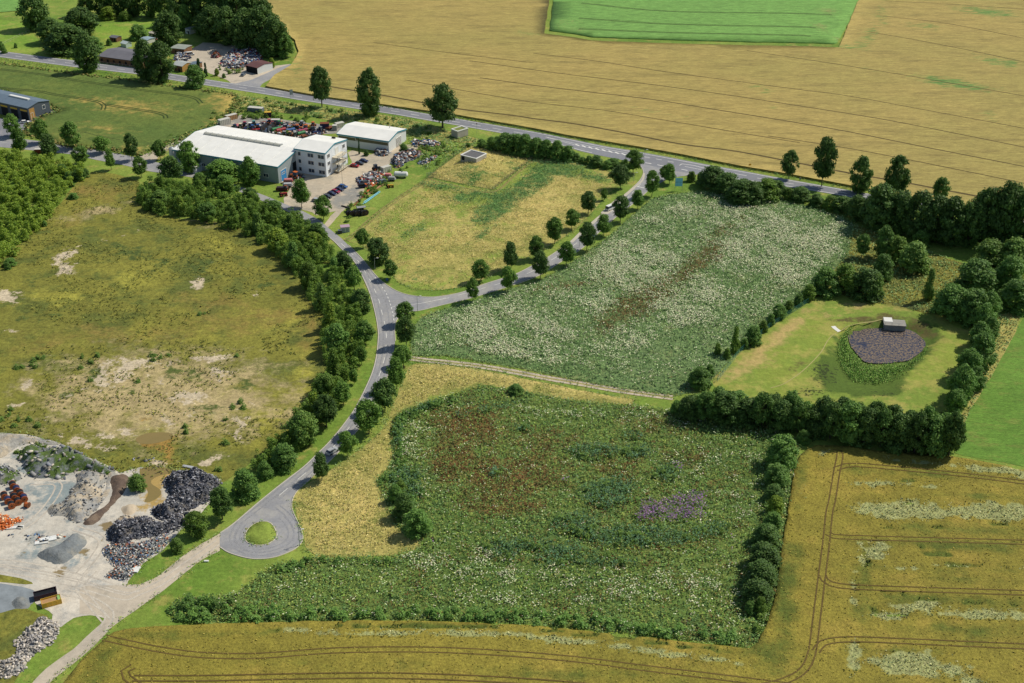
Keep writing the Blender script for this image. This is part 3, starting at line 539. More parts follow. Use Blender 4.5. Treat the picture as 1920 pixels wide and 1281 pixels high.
field('scrap_yard_ground', [(345,100),(380,80),(450,85),(480,110),(500,125),(545,120),(540,126),(515,138),(485,158),(478,163),(436,158),(425,150),(400,140),(375,130),(350,118)], .042, m_track, grid=6, edge=2, jit=.6)
field('forecourt', [(436,158),(470,150),(495,140),(520,128),(546,120),(541,128),(520,142),(492,157),(486,165)], .05, m_asph, grid=8, edge=2, jit=.1)
field('car_park', [(-90,225),(0,222),(52,224),(70,212),(84,200),(112,208),(80,216),(62,228),(46,244),(34,262),(0,258),(-90,250)], .05, m_asphd, grid=8, edge=2)
field('tank_lane', [(255,296),(280,286),(325,268),(348,258),(356,263),(330,274),(300,290),(290,305),(278,312)], .054, m_track, grid=6, edge=2, jit=.2)
field('grassy_strip', [(-90,1078),(0,1079),(40,1084),(68,1094),(55,1098),(0,1092),(-90,1090)], .07, m_scrub, grid=4, edge=2, jit=.6)
field('grassy_strip', [(-90,1108),(0,1106),(30,1108),(24,1122),(50,1140),(92,1156),(80,1200),(20,1290),(-90,1290)], .035, m_scrub, grid=4, edge=2, jit=.6)
field('slate_apron', [(-90,1090),(0,1091),(60,1098),(86,1108),(74,1118),(60,1135),(30,1142),(0,1150),(-30,1140),(-90,1110)], .039, plain('slate_gravel', lin(134, 142, 148), .9, .25, .4, bump=.4), grid=4, edge=2, jit=.4)
# sandy two-rut field track
st = Rib(); FT = resample(Ws(sm([(762,671),(800,676),(850,681),(900,687),(960,697),(1030,710),(1085,719),(1140,729),(1185,736),(1230,742),(1262,746)], 4)), 1.5)
st.add(FT, 0, 3.4, .062); st.build('field_track', ground_mat('track_grass', lin(160, 148, 96), lin(150, 142, 90), lin(126, 132, 68), fine=.8, contrast=.3))
st = Rib(); [st.add(FT, o, 1.0, .068) for o in (-.95, .95)]; st.build('wheel_rut', m_track)
m_rut = ground_mat('worn_grass', lin(150, 140, 84), lin(140, 132, 78), lin(124, 126, 66), fine=.8, contrast=.25)
st = Rib(); FT = resample(Ws(sm([(648,452),(670,436),(700,408),(745,374),(790,345),(815,328),(850,300),(872,285)], 4)), 1.5)
for o in (-.9, .9): st.add(FT, o, .9, .066)
FT = resample(Ws(sm([(802,336),(860,350),(923,361),(962,332),(1000,300)], 4)), 1.5); st.add(FT, 0, 1.2, .064)
st.build('wheel_rut', m_rut)
# water
s = NT('pond_water'); s.b.inputs['Roughness'].default_value = .08; s.b.inputs['Specular IOR Level'].default_value = .6
duck = s.ramp(s.noise(1.2, 8, .85), .46, .55); duck2 = s.ramp(s.noise(.07, 4, .6), .33, .45)
dm = s.math('MULTIPLY', duck, duck2); s.col(s.mix(dm, lin(38, 44, 66), s.mix(s.noise(.3, 4), lin(120, 104, 84), lin(134, 114, 86))))
s.link(s.mr(dm, 0, 1, .08, .9), s.b.inputs['Roughness'])
field('pond_water', None, -1.72, s.m, world=[(p[0]*1, p[1]) for p in POND], grid=6, edge=1.2, jit=.7)
s = NT('muddy_water'); s.b.inputs['Roughness'].default_value = .15; s.col(s.mix(s.noise(.3, 4), lin(146, 126, 78), lin(128, 116, 72)))
for L in ([(262,880),(290,876),(332,880),(322,888),(296,893),(282,905),(300,918),(302,928),(286,940),(270,942),(278,925),(268,905)], [(255,822),(280,812),(318,812),(322,822),(290,832),(262,832)]):
    field('puddle', L, .06, s.m, grid=4, edge=1.5, smooth_px=3, kind='structure')
# ------------------------------------------------------------------ vegetation prototypes
m_bark = plain('bark', (.09, .07, .05), .9, .3, 6.0)
L_STREET = leafmat('linden_leaves', lin(92, 128, 66), lin(58, 92, 48))
L_DARK = leafmat('maple_leaves', lin(78, 108, 62), lin(46, 76, 44))
L_BUSH = leafmat('hedge_leaves', lin(94, 130, 74), lin(58, 94, 54))
L_WILLOW = leafmat('willow_leaves', lin(100, 130, 74), lin(62, 96, 52))
L_LIGHT = leafmat('sapling_leaves', lin(98, 128, 62), lin(58, 90, 46))
L_YELL = leafmat('yellow_green_leaves', lin(122, 146, 64), lin(72, 106, 46))
L_CONI = leafmat('conifer_needles', lin(60, 92, 66), lin(38, 62, 46))
def env(kind, t):
    if kind == 'street': return np.where(t < .19, 0, np.sin(np.clip((t-.19)/.81, 0, 1)**.86*math.pi)**.55)
    if kind == 'oak': return np.where(t < .13, 0, np.sin(np.clip((t-.1)/.9, 0, 1)**1.0*math.pi)**.5)
    if kind == 'bush': return np.clip(1-t**2.6, 0, 1)**.5
    if kind == 'spire': return np.clip(1-t, 0, 1)**.72*np.clip(.55+t*3, 0, 1)
    if kind == 'tall': return np.where(t < .06, .3, np.clip(np.sin(np.clip((t+.12)/1.12, 0, 1)**1.1*math.pi), 0, 1)**.6)
def crown_np(kind, seed, n=2400, ls=.05, nl=26, lr=.17, gap=0.0):
    r = np.random.default_rng(seed); C = []
    for k in range(nl):
        for _ in range(40):
            t = r.uniform(.02, .97); a = r.uniform(0, 2*math.pi); e = float(env(kind, np.array(t)))*.5
            R = lr*r.uniform(.7, 1.3)
            if e < .04: continue
            rad = max(0, e-R*.75)*math.sqrt(r.uniform(.22, 1)) if k > 3 else e*.2
            z = min(max(t, R*.45 if kind in ('bush', 'spire', 'tall') else .22+R*.5), 1-R*.5)
            C.append((rad*math.cos(a)*r.uniform(.85, 1.12), rad*math.sin(a)*r.uniform(.85, 1.12), z, R)); break
    C = np.array(C); w = C[:, 3]**2; w /= w.sum(); idx = r.choice(len(C), n, p=w)
    d = r.normal(size=(n, 3)); d /= np.linalg.norm(d, axis=1)[:, None]; d[:, 2] = np.where(d[:, 2] < -.5, -d[:, 2], d[:, 2])
    q = C[idx]; P = q[:, :3]+d*(q[:, 3]*r.uniform(.7, 1.28, n)**.8)[:, None]*np.array([1, 1, .85])
    P[:, 2] = np.clip(P[:, 2], .01, 1.05)
    nn = d*.8+r.normal(size=(n, 3))*.6+np.array([0, 0, .6]); nn /= np.linalg.norm(nn, axis=1)[:, None]
    a = np.cross(nn, r.normal(size=(n, 3))); a /= np.linalg.norm(a, axis=1)[:, None]; b = np.cross(nn, a)
    S = (ls*r.uniform(.55, 1.35, n))[:, None]*.5
    V = np.stack([P-a*S*1.25, P-b*S, P+a*S*1.25, P+b*S], 1).reshape(-1, 3)
    F = np.arange(4*n).reshape(n, 4)
    # solid inner masses so that the crown is not see-through where it is dense
    iv = []; if_ = []; m = 0
    for c in C:
        k = 6; th = np.linspace(0, 2*math.pi, k, endpoint=False); rr = c[3]*.58
        ring = [(c[0]+rr*math.cos(t_)*s_, c[1]+rr*math.sin(t_)*s_, c[2]+rr*z_) for z_, s_ in ((-.6, .75), (.0, 1), (.6, .75)) for t_ in th]
        ring += [(c[0], c[1], c[2]-rr*.9), (c[0], c[1], c[2]+rr*.9)]
        iv += ring
        for row in (0, 1):
            for i in range(k): if_.append((m+row*k+i, m+row*k+(i+1) % k, m+(row+1)*k+(i+1) % k, m+(row+1)*k+i))
        for i in range(k): if_.append((m+18, m+(i+1) % k, m+i, m+i)); if_.append((m+19, m+12+i, m+12+(i+1) % k, m+12+(i+1) % k))
        m += 20
    iv = np.array(iv); iv[:, 2] = np.maximum(iv[:, 2], .01)
    return V, F, iv, if_, C
def proto_mesh(kind, seed, **k):
    V, F, iv, if_, C = crown_np(kind, seed, **k); n = len(V)
    faces = [tuple(f) for f in F.tolist()]+[tuple(dict.fromkeys(x+n for x in f)) for f in if_]
    me = bpy.data.meshes.new(kind+'_crown'); me.from_pydata(np.vstack([V, iv]).tolist(), [], faces); me.update()
    tr = MB(); top = .55 if kind != 'bush' else .4; x = y = 0; r0 = .022 if kind in ('street', 'tall', 'spire') else .032
    pts = [(0, 0, 0)]; rr = np.random.default_rng(seed)
    for i in range(1, 5): pts.append((pts[-1][0]+rr.uniform(-.012, .012), pts[-1][1]+rr.uniform(-.012, .012), top*i/4))
    for i in range(4): tr.tube(pts[i], pts[i+1], r0*(1-.17*i), r0*(1-.17*(i+1)), 7)
    for i in range(7):
        c = C[rr.integers(len(C))]; b = pts[rr.integers(1, 4)]
        tr.tube(b, (c[0]*.8, c[1]*.8, max(c[2], b[2]+.04)), r0*.42, r0*.12, 5)
    mt = bpy.data.meshes.new(kind+'_trunk'); mt.from_pydata(tr.v, [], tr.f); mt.update(); mt.materials.append(m_bark)
    return me, mt
PROTO = {'street': [proto_mesh('street', 10+i, n=4200, ls=.046, nl=60, lr=.125) for i in range(4)],
         'oak': [proto_mesh('oak', 20+i, n=6600, ls=.038, nl=95, lr=.105) for i in range(4)],
         'bush': [proto_mesh('bush', 30+i, n=5600, ls=.042, nl=85, lr=.125) for i in range(5)],
         'tall': [proto_mesh('tall', 40+i, n=5600, ls=.039, nl=100, lr=.112) for i in range(4)],
         'spire': [proto_mesh('spire', 50+i, n=2800, ls=.05, nl=40, lr=.13) for i in range(3)]}
MM = {}
def mesh_with(kind, i, mat):
    k = (kind, i, mat.name)
    if k not in MM: m = PROTO[kind][i][0].copy(); m.materials.clear(); m.materials.append(mat); MM[k] = m
    return MM[k]
CNT = [0]
def plant(px, py, top, wpx, kind, mat, label, group, name=None, cat='tree', z=0, lean=0, hs=1.0):
    """a tree of its own: base and top row in survey pixels, crown width in pixels"""
    i = CNT[0]; CNT[0] += 1; x, y = W(px, py, z); h = max(1.2, (py-top)*mpp(py)/CP*.97-.0); w = wpx*mpp(py)
    if kind == 'bush': h = max(1.0, h-w*.22)
    h *= hs
    if kind == 'tall': w *= 1.3
    if kind == 'street': w *= 1.08
    if kind == 'bush' and h > 6: w *= 1.22
    nm = name or {'street': 'street_tree', 'oak': 'broadleaf_tree', 'bush': 'shrub', 'tall': 'broadleaf_tree', 'spire': 'slender_tree'}[kind]
    if kind == 'bush' and name is None and h > 6: nm = 'broadleaf_tree'
    v = (i*7+3) % len(PROTO[kind]); e = empty(nm, x, y, z, random.uniform(0, 6.28), label, cat if nm != 'shrub' else 'shrub', group)
    c = bpy.data.objects.new('crown', mesh_with(kind, v, mat)); t = bpy.data.objects.new('trunk', PROTO[kind][v][1])
    for o in (c, t): COL.objects.link(o); o.parent = e; o.scale = (w*random.uniform(.96, 1.06), w*random.uniform(.94, 1.04), h)
    t.scale = (min(w, h)*.9, min(w, h)*.9, h)
    return e
ORD = 'first second third fourth fifth sixth seventh eighth ninth tenth eleventh twelfth thirteenth fourteenth fifteenth sixteenth seventeenth eighteenth nineteenth twentieth twenty-first twenty-second twenty-third twenty-fourth twenty-fifth twenty-sixth twenty-seventh twenty-eighth twenty-ninth thirtieth'.split()
def row(L, fmt, group, kind='street', mat=None, **k):
    for i, a in enumerate(L):
        kd = a[4] if len(a) > 4 else (kind if isinstance(kind, str) else kind[i % len(kind)]); mt = a[5] if len(a) > 5 else ((mat[i % len(mat)] if isinstance(mat, tuple) else mat) or L_STREET)
        lb = a[6] if len(a) > 6 else fmt.format(ORD[i])
        plant(a[0], a[1], a[2], a[3], kd, mt, lb, group, **k)
# street trees, row by row
row([(26,256,218,34),(40,291,246,31),(80,268,228,33),(96,301,256,38,'street',L_DARK),(137,279,234,39),(153,310,278,36),(192,288,259,34),(209,319,283,22),(248,301,255,28,'street',L_DARK),(265,333,298,30),(301,300,266,28),(322,341,298,48,'street',L_DARK)],
    '{} street tree from the left along the lane to the factory', 'street trees along the factory lane')
row([(357,322,270,38,'tall',L_STREET),(417,338,293,57,'bush',L_STREET),(376,347,320,32,'bush',L_STREET),(424,360,322,36,'bush',L_STREET),(470,347,298,36,'tall',L_STREET),(470,377,348,34,'bush',L_DARK),(515,402,371,38,'bush',L_BUSH)],
    '{} tree from the left in front of the long factory hall', 'trees in front of the factory hall')
row([(566,390,340,36,'street',L_STREET,'round tree at the yard corner beside the red machines'),(607,412,371,36,'street',L_STREET,'round tree at the end of the row of parked cars'),(596,452,414,36,'bush',L_DARK,'dark round tree left of the lane opposite the kiosk')], '', 'trees at the factory entrance')
row([(681,465,431,27),(709,494,448,37,'tall',L_DARK),(732,523,489,29)], '{} tree down from the kiosk on the right of the lane', 'trees between lane and dry meadow')
row([(646,512,460,36,'bush',L_DARK),(665,544,497,33),(678,582,533,36,'bush',L_DARK),(685,647,598,42),(678,684,647,26),(664,721,690,20),(644,759,711,40),(612,800,735,52,'oak',L_DARK),(570,832,765,50,'tall',L_WILLOW),(533,877,820,44,'bush',L_BUSH),(497,895,855,34,'bush',L_BUSH),(460,932,865,48,'bush',L_BUSH),(417,974,905,48,'oak',L_DARK),(370,1003,952,40,'tall',L_LIGHT),(332,1034,1000,28,'bush',L_WILLOW)],
    '{} tree from the top along the left verge of the curving road', 'trees along the left verge of the curving road', hs=.9)
row([(761,608,568,35),(762,650,597,38,'street',L_DARK),(757,687,649,35),(744,729,671,42),(722,770,711,47,'street',L_DARK),(692,812,751,58),(651,856,809,36),(604,900,848,38,'street',L_DARK)],
    '{} tree below the junction along the right side of the curving road', 'trees along the right side of the curving road')
row([(887,565,523,29),(902,529,490,35),(952,547,502,31),(958,506,457,34,'street',L_DARK),(1004,487,445,32),(1013,522,474,36,'street',L_DARK),(1040,458,411,34),(1062,498,456,34),(1072,430,395,29),(1100,470,420,33,'street',L_DARK),(1103,401,362,34,'street',L_DARK),(1132,442,405,34),(1133,376,355,14),(1163,417,371,34,'street',L_DARK),(1163,354,313,38,'street',L_DARK),(1195,392,359,27),(1187,325,285,36),(1222,369,324,30),(1246,339,313,24),(1255,345,311,28)],
    '{} tree from the junction along the straight tree-lined road', 'trees lining the straight side road')
# old roadside trees
row([(168,135,69,40,'tall',L_DARK,'leaning brownish roadside tree beside the long shed'),(276,149,82,37,'tall',L_DARK,'narrower roadside tree left of its broad neighbour by the wooden shed'),(306,154,87,45,'tall',L_DARK,'broad dark roadside tree in front of the wooden shed'),
     (366,164,120,36,'bush',L_BUSH,'round bushy roadside tree in front of the small conifers'),(604,201,133,44,'oak',L_DARK,'tall dark roadside tree nearest the white road sign'),(695,217,137,42,'tall',L_DARK,'slim ragged roadside tree above the white store building'),(830,240,166,66,'oak',L_DARK,'broad old roadside tree beside the small white walled shelter')], '', 'old trees along the main road')
row([(374,137,113,16,'spire',L_CONI,'small conifer directly behind the bushy roadside tree'),(387,145,121,11,'spire',L_CONI,'smaller conifer right of the bushy roadside tree'),(407,142,128,10,'bush',L_YELL,'small pale shrub at the scrap yard entrance'),(420,146,137,9,'bush',L_BUSH,'low dark shrub at the scrap yard entrance corner'),(510,127,108,14,'bush',L_YELL,'yellow-green shrub right of the brown roofed shed')], '', 'shrubs at the scrap yard')
row([(1479,336,287,33,'street',L_DARK),(1540,350,266,44,'street',L_DARK),(1610,362,299,38),(1677,372,299,50,'oak',L_DARK),(1760,385,336,36,'oak',L_BUSH)], '{} roadside tree from the left at the edge of the ripe grain field', 'trees between the main road and the grain field', kind='tall', mat=L_DARK)
# wood and gardens at the upper left
row([(68,55,-6,50),(128,98,38,76,'bush',L_DARK),(155,66,20,56),(172,92,64,42,'bush',L_BUSH),(100,80,40,44),(261,74,43,32,'bush',L_BUSH),(318,88,29,48),(205,36,10,30,'bush',L_YELL),(235,38,18,28,'bush',L_LIGHT),
     (165,30,-20,30),(192,30,-22,28),(222,28,-24,34),(252,30,-22,32),(284,32,-20,34),(312,34,-18,30),(338,48,-10,34),(205,85,72,12,'bush',L_BUSH)],
    '{} tree of the garden wood behind the long low shed', 'trees of the garden wood', kind='tall', mat=L_DARK)
row([(362,44,-30,44),(392,52,-30,50),(420,60,-28,50),(448,66,-22,50),(476,76,-2,50),(400,76,18,44),(430,84,22,46),(462,92,26,48),(494,94,22,50),(520,104,38,46),(536,108,62,30,'bush',L_BUSH),(505,106,60,40),(350,58,10,26,'bush',L_BUSH),(380,66,30,30),(470,50,-20,40),(440,40,-34,44),(500,78,10,40)],
    '{} tree of the dark wood behind the scrap heap', 'trees of the dark wood', kind='tall', mat=L_DARK)
row([(8,100,86,14),(30,90,80,8),(2,92,76,16)], '{} small bush at the field edge by the garden fence', 'bushes at the garden fence', kind='bush', mat=L_BUSH)
# hedge south of the main road
row([(903,276,258,22),(922,280,254,26),(948,284,246,36),(968,288,246,36),(985,292,250,30),(1006,293,256,30),(1024,296,260,28),(1045,300,262,26),(1066,302,270,26),(1118,312,288,28),(1104,308,290,18),(1150,312,292,34),(1138,316,298,22),(1170,318,296,26),(1080,302,284,22),(1092,306,292,18),(878,276,266,12),(932,262,254,12)],
    '{} shrub of the roadside hedge above the dry meadow', 'shrubs of the roadside hedge', kind='bush', mat=L_BUSH)
row([(1296,340,318,20,'bush',L_LIGHT),(1312,345,322,18,'bush',L_LIGHT),(1335,352,306,50),(1362,362,318,50),(1388,378,330,56),(1412,380,334,44),(1436,372,330,44,'bush',L_LIGHT),(1456,370,335,34),(1500,376,344,46),(1478,374,350,24,'bush',L_LIGHT),(1530,386,358,34),(1556,392,362,34,'bush',L_LIGHT),(1580,398,364,40),(1605,410,362,40)],
    '{} bush of the hedge between the main road and the flowering meadow', 'bushes of the hedge above the flowering meadow', kind='bush', mat=L_DARK)
row([(1647,428,352,62),(1685,436,362,52),(1716,444,364,60),(1750,452,372,54),(1778,458,376,56),(1812,462,380,50),(1842,460,360,54),(1872,462,350,60),(1908,470,366,60),(1948,480,372,60),(1630,416,372,44),(1665,420,368,40),(1830,450,366,44),(1890,450,352,50),(1990,480,380,60)],
    '{} tree from the left in the dark tree belt at the right edge', 'trees of the dark belt', kind='tall', mat=L_DARK)
row([(1615,484,442,28,'street',L_BUSH,'small round tree beside the pale flowering meadow, in grass'),(1655,484,427,34,'tall',L_BUSH,'upright leafy tree just under the dark belt'),(1680,490,445,36,'tall',L_LIGHT,'light leafy tree in the middle of the upper thicket'),(1710,508,447,54,'bush',L_WILLOW,'wide light green tree of the upper thicket'),
     (1725,462,428,30,'bush',L_BUSH,'round tree in the shadow edge of the dark belt'),(1652,525,472,38,'bush',L_BUSH,'round grey-green tree between two thickets'),(1622,556,492,60,'bush',L_DARK,'big dark round tree above the pond meadow'),(1545,550,495,50,'bush',L_BUSH,'broad round tree at the meadow corner, left of the thicket'),
     (1582,548,490,44,'bush',L_LIGHT,'light tree squeezed between two round dark ones'),(1638,560,515,30,'tall',L_WILLOW,'slim greyish tree at the right of the big round one'),(1515,562,530,24,'bush',L_LIGHT,'small light shrub at the fence corner'),(1395,652,630,20,'bush',L_BUSH,'low shrub between the pointed tree and its round neighbour'),(1362,672,650,16,'bush',L_LIGHT,'small shrub left of the narrow pointed tree'),(1430,622,598,20,'bush',L_LIGHT,'light shrub above the round tree at the fence'),(1445,610,586,18,'bush',L_BUSH,'small shrub just left of the shrub cluster at the fence'),(1478,584,560,22,'bush',L_LIGHT,'light shrub right of the shrub cluster at the fence'),(1496,572,546,22,'bush',L_BUSH,'dark shrub near the upper fence corner'),(1330,704,680,20,'bush',L_BUSH,'shrub right of the round tree at the track end'),(1460,596,566,30,'bush',L_BUSH,'shrub cluster halfway along the green fence'),
     (1377,662,613,27,'spire',L_LIGHT,'narrow pointed tree at the green fence'),(1412,645,607,30,'bush',L_BUSH,'round tree at the green fence'),(1345,664,640,16,'bush',L_LIGHT,'lowest tiny shrub outside the green fence'),(1312,724,682,42,'bush',L_BUSH,'round tree at the end of the sandy track'),
     (1739,564,507,32,'spire',L_WILLOW,'sparse pointed tree alone in the rough grass'),(1825,548,477,72,'bush',L_BUSH,'big round tree right of the rough grass'),(1780,592,525,62,'bush',L_BUSH,'left dome of the great rounded tree'),(1818,602,530,62,'bush',L_BUSH,'right dome of the great rounded tree'),
     (1850,505,442,60,'bush',L_WILLOW,'pale grey-green rounded tree near the right edge'),(1896,512,440,60,'bush',L_WILLOW,'pale rounded tree cut by the right edge'),(1888,545,474,54,'bush',L_BUSH,'darker rounded tree below the pale ones'),(1900,580,517,58,'bush',L_BUSH,'round tree standing alone at the right edge above the pasture')],
    '', 'trees around the pond meadow')
row([(1842,622,570,38),(1834,652,604,36),(1836,690,626,48),(1812,712,655,44),(1828,730,688,34),(1795,760,684,44),(1850,600,548,34),(1845,668,630,30),(1858,588,552,30),(1806,742,690,36),(1822,700,664,34),(1788,776,728,36),(1852,640,596,30)], '{} tree of the row between the pond meadow and the green pasture', 'trees between pond meadow and pasture', kind='tall', mat=L_BUSH)
row([(1290,786,724,44),(1322,790,720,50),(1360,792,720,56),(1398,798,728,46),(1428,800,722,48),(1462,806,728,48),(1494,810,738,46),(1525,816,745,44),(1556,822,738,50),(1588,828,734,52),(1620,832,740,48),(1650,838,748,48),(1682,844,748,50),(1714,850,750,52),(1745,856,752,54),(1778,858,752,50),(1268,776,740,26,'bush',L_BUSH)],
    '{} tree from the left in the dense hedge below the pond', 'trees of the hedge below the pond', kind=('bush', 'oak', 'tall', 'bush', 'street', 'bush', 'oak'), mat=(L_DARK, L_BUSH, L_DARK, L_DARK, L_BUSH), hs=.8)
row([(1306,776,722,44,'bush',L_WILLOW),(1345,780,714,52),(1380,782,722,50,'tall',L_BUSH),(1412,786,730,46),(1447,790,726,52,'oak',L_DARK),(1480,796,716,40,'tall',L_BUSH),(1512,800,742,44),(1542,808,728,56,'oak',L_DARK),(1575,812,730,48,'tall',L_DARK),(1606,816,742,44),(1637,822,736,50,'oak',L_DARK),(1668,826,740,44,'tall',L_DARK),(1700,832,746,52),(1732,838,744,50,'oak',L_BUSH),(1765,842,750,50)],
    '{} tree from the left in the rear line of the hedge below the pond', 'trees of the hedge below the pond', kind=('bush', 'oak', 'tall', 'bush', 'street', 'bush', 'oak'), mat=(L_DARK, L_BUSH, L_DARK, L_DARK, L_BUSH), hs=.8)
row([(1462,872,803,56,'bush',L_BUSH,'big round tree at the corner of the weed meadow'),(1506,830,801,28,'bush',L_BUSH,'small round tree right of the big corner tree'),(1455,908,862,46,'bush',L_BUSH,'dark round tree just below the big corner tree'),(1450,936,900,42,'bush',L_DARK,'dark bush in the field boundary beside wheat'),(1452,962,922,36,'bush',L_YELL,'yellow-green bush in the boundary hedge'),
     (1448,990,950,40,'bush',L_BUSH,'middle bush of the boundary hedge'),(1436,1022,974,50,'bush',L_DARK,'dark tree at the upper end of the lower hedge clump'),(1430,1062,1008,56,'bush',L_DARK,'broad dark tree in the lower hedge clump'),(1424,1098,1040,58,'bush',L_DARK,'darkest broad tree in the lower hedge clump'),(1418,1128,1076,56,'bush',L_DARK,'lowest dark tree of the hedge clump'),
     (1405,1150,1120,24,'bush',L_BUSH,'low shrub at the foot of the hedge clump'),(1425,1148,1112,26,'bush',L_LIGHT,'light shrub at the foot of the hedge clump')], '', 'trees between weed meadow and wheat')
row([(782,1002,945,50,'bush',L_BUSH,'round tree at the left corner of the weed meadow'),(758,970,917,38,'bush',L_DARK,'dark tree joined to the round corner tree'),(742,940,902,30,'bush',L_BUSH,'low bush above the corner trees'),(752,922,896,26,'bush',L_LIGHT,'small light bush above the corner trees'),(968,737,715,34,'bush',L_BUSH,'low shrub at the top edge of the weed meadow'),
     (258,918,882,38,'bush',L_WILLOW,'round bush standing in the quarry yard'),(757,288,268,20,'bush',L_BUSH,'shrub at the front corner of the white store'),(674,290,262,7,'spire',L_CONI,'tiny conifer against the white store wall'),(687,292,280,12,'bush',L_DARK,'low shrub against the white store wall')], '', 'single shrubs')
row([(1082,800,15,1)][:0], '', '')
# willow and birch thicket as individual saplings along its edges and a mass inside
Q = [(258,378),(265,358),(300,348),(345,352),(380,352),(430,362),(470,378),(520,396),(560,412),(600,446),(628,482),(652,530),(668,570),(684,612),(690,650),(672,690),(652,728),(628,770),(600,806),(566,838),(530,868),(500,890),(470,880),(500,850),(545,806),(578,762),(600,716),(608,680),(604,640),(600,600),(584,566),(560,530),(520,486),(478,448),(430,432),(390,420),(350,410),(300,405),(268,396)]
P_ = [(-70,300),(0,292),(60,302),(120,308),(160,322),(160,338),(128,352),(112,380),(98,404),(74,428),(54,454),(36,476),(14,500),(-70,520)]
def scatter(name, pts, kinds, mat, hr, wr, label, cat, group=None, n=260, ls=.12, hf=None):
    Vs = []; Fs = []; k = 0; pro = [crown_np(kd, 90+i, n=n, ls=ls, nl=9, lr=.2) for i, kd in enumerate(kinds)]
    for (x, y) in pts:
        V, F, iv, _, C = pro[rng.integers(len(pro))]; a = rng.uniform(0, 6.28); w = rng.uniform(*wr); h = rng.uniform(*hr)*(hf(x, y) if hf else 1)
        c, s_ = math.cos(a)*w, math.sin(a)*w; U = np.c_[V[:, 0]*c-V[:, 1]*s_+x, V[:, 0]*s_+V[:, 1]*c+y, V[:, 2]*h]
        Vs.append(U); Fs.append(F+k); k += len(U)
    o = mesh_np(name, np.vstack(Vs), np.vstack(Fs), mat); tag(o, label, cat, group, 'stuff'); return o
def pts_in(px, dens, mask=None, jw=None, zin=0):
    P = Ws(px, zin) if jw is None else px; P = np.array(P); lo, hi = P.min(0), P.max(0); n = int((hi-lo).prod()*dens)
    x = rng.uniform(lo[0], hi[0], n); y = rng.uniform(lo[1], hi[1], n); k = inside(x, y, P); x, y = x[k], y[k]
    if mask is not None: k = rng.uniform(size=len(x)) < mask(x, y); x, y = x[k], y[k]
    return np.c_[x, y]
scatter('birch_thicket', pts_in(Q, .17), ['tall', 'spire', 'tall'], L_LIGHT, (2.6, 6.2), (2.8, 5.0), 'dense belt of young birch and willow along the curving road', 'thicket', n=420, ls=.075)
scatter('willow_thicket', pts_in(P_, .13), ['tall', 'bush', 'spire'], L_YELL, (3.0, 6.0), (3.4, 5.4), 'dense light green willow thicket at the left edge', 'thicket', n=420, ls=.08)
row([(132,338,318,24),(150,336,312,28),(162,332,314,16),(118,330,305,24),(138,372,358,22),(136,350,340,10),(84,424,412,12),(20,498,480,26),(15,505,490,14)], '{} bush from the right at the margin of the left thicket', 'bushes at the thicket margin', kind='bush', mat=L_BUSH)
row([(272,380,346,26),(300,392,352,34),(340,402,362,34),(390,414,374,36),(440,424,380,36),(486,438,392,38),(520,470,420,40),(552,500,446,42),(580,540,482,42),(604,580,520,40),(622,620,556,42),(632,660,596,44),(628,706,640,44),(612,744,690,40),(590,790,722,42),(560,810,770,36),(300,350,330,20),(545,430,396,36),(590,470,430,36),(628,520,476,34)],
    '{} taller tree rising from the birch belt, counted from the hall', 'taller trees in the birch belt', kind=('spire', 'tall', 'spire', 'oak', 'spire'), mat=(L_LIGHT, L_WILLOW, L_YELL, L_BUSH), hs=.8)

# ------------------------------------------------------------------ low plants: blades, umbels, docks
TM = tuftmat('herb_stems')
def tufts(name, P, h, w, nb, pal, label, cat, lean=.25, z=0, zf=None, flat=0, spread=.35, parent=None, leafy=.5):
    """every plant = nb narrow blades (flat>0: level flower heads at the top)"""
    n = len(P); P = np.repeat(P, nb, 0); N = len(P); pal = np.array(pal); ci = np.repeat(rng.integers(len(pal), size=n), nb)
    col = pal[ci]*rng.uniform(.75, 1.25, (N, 1)); z0 = np.full(N, float(z)) if zf is None else z+zf(P[:, 0], P[:, 1])
    H = h*rng.uniform(.6, 1.3, N); a = rng.uniform(0, 2*math.pi, N); Wd = w*rng.uniform(.6, 1.3, N)
    c = P+rng.normal(size=(N, 2))*spread
    if flat: leafy = 0
    if flat or leafy:
        tl = .25 if flat else leafy
        if leafy: H = H*rng.uniform(.35, 1.05, N)
        u = np.c_[np.cos(a), np.sin(a), rng.normal(size=N)*tl]*Wd[:, None]*.5; v = np.c_[-np.sin(a), np.cos(a), rng.normal(size=N)*tl]*Wd[:, None]*.5
        q = np.c_[c, z0+H]; V = np.stack([q-u, q-v, q+u, q+v], 1).reshape(-1, 3); F = np.arange(4*N).reshape(N, 4); k = 4
    else:
        u = np.c_[np.cos(a), np.sin(a), np.zeros(N)]*Wd[:, None]*.5; q = np.c_[c, z0]
        t = q+np.c_[rng.normal(size=(N, 2))*lean*h, H]; V = np.stack([q-u, q+u, t], 1).reshape(-1, 3); F = np.arange(3*N).reshape(N, 3); k = 3
    o = mesh_np(name, V, F, TM, cols=np.repeat(col, k, 0), parent=parent)
    if parent is None: tag(o, label, cat, kind='stuff')
    return o
g1, g2, g3, g4 = lin(128, 160, 96), lin(104, 138, 78), lin(150, 174, 112), lin(80, 114, 66)
wh = [lin(226, 228, 190), lin(214, 212, 170), lin(206, 212, 176), lin(190, 204, 160), lin(210, 202, 180), lin(170, 190, 142)]
def patch(s, lo, hi, seed): return lambda x, y: sstep(lo, hi, fbm(x, y, s, seed))
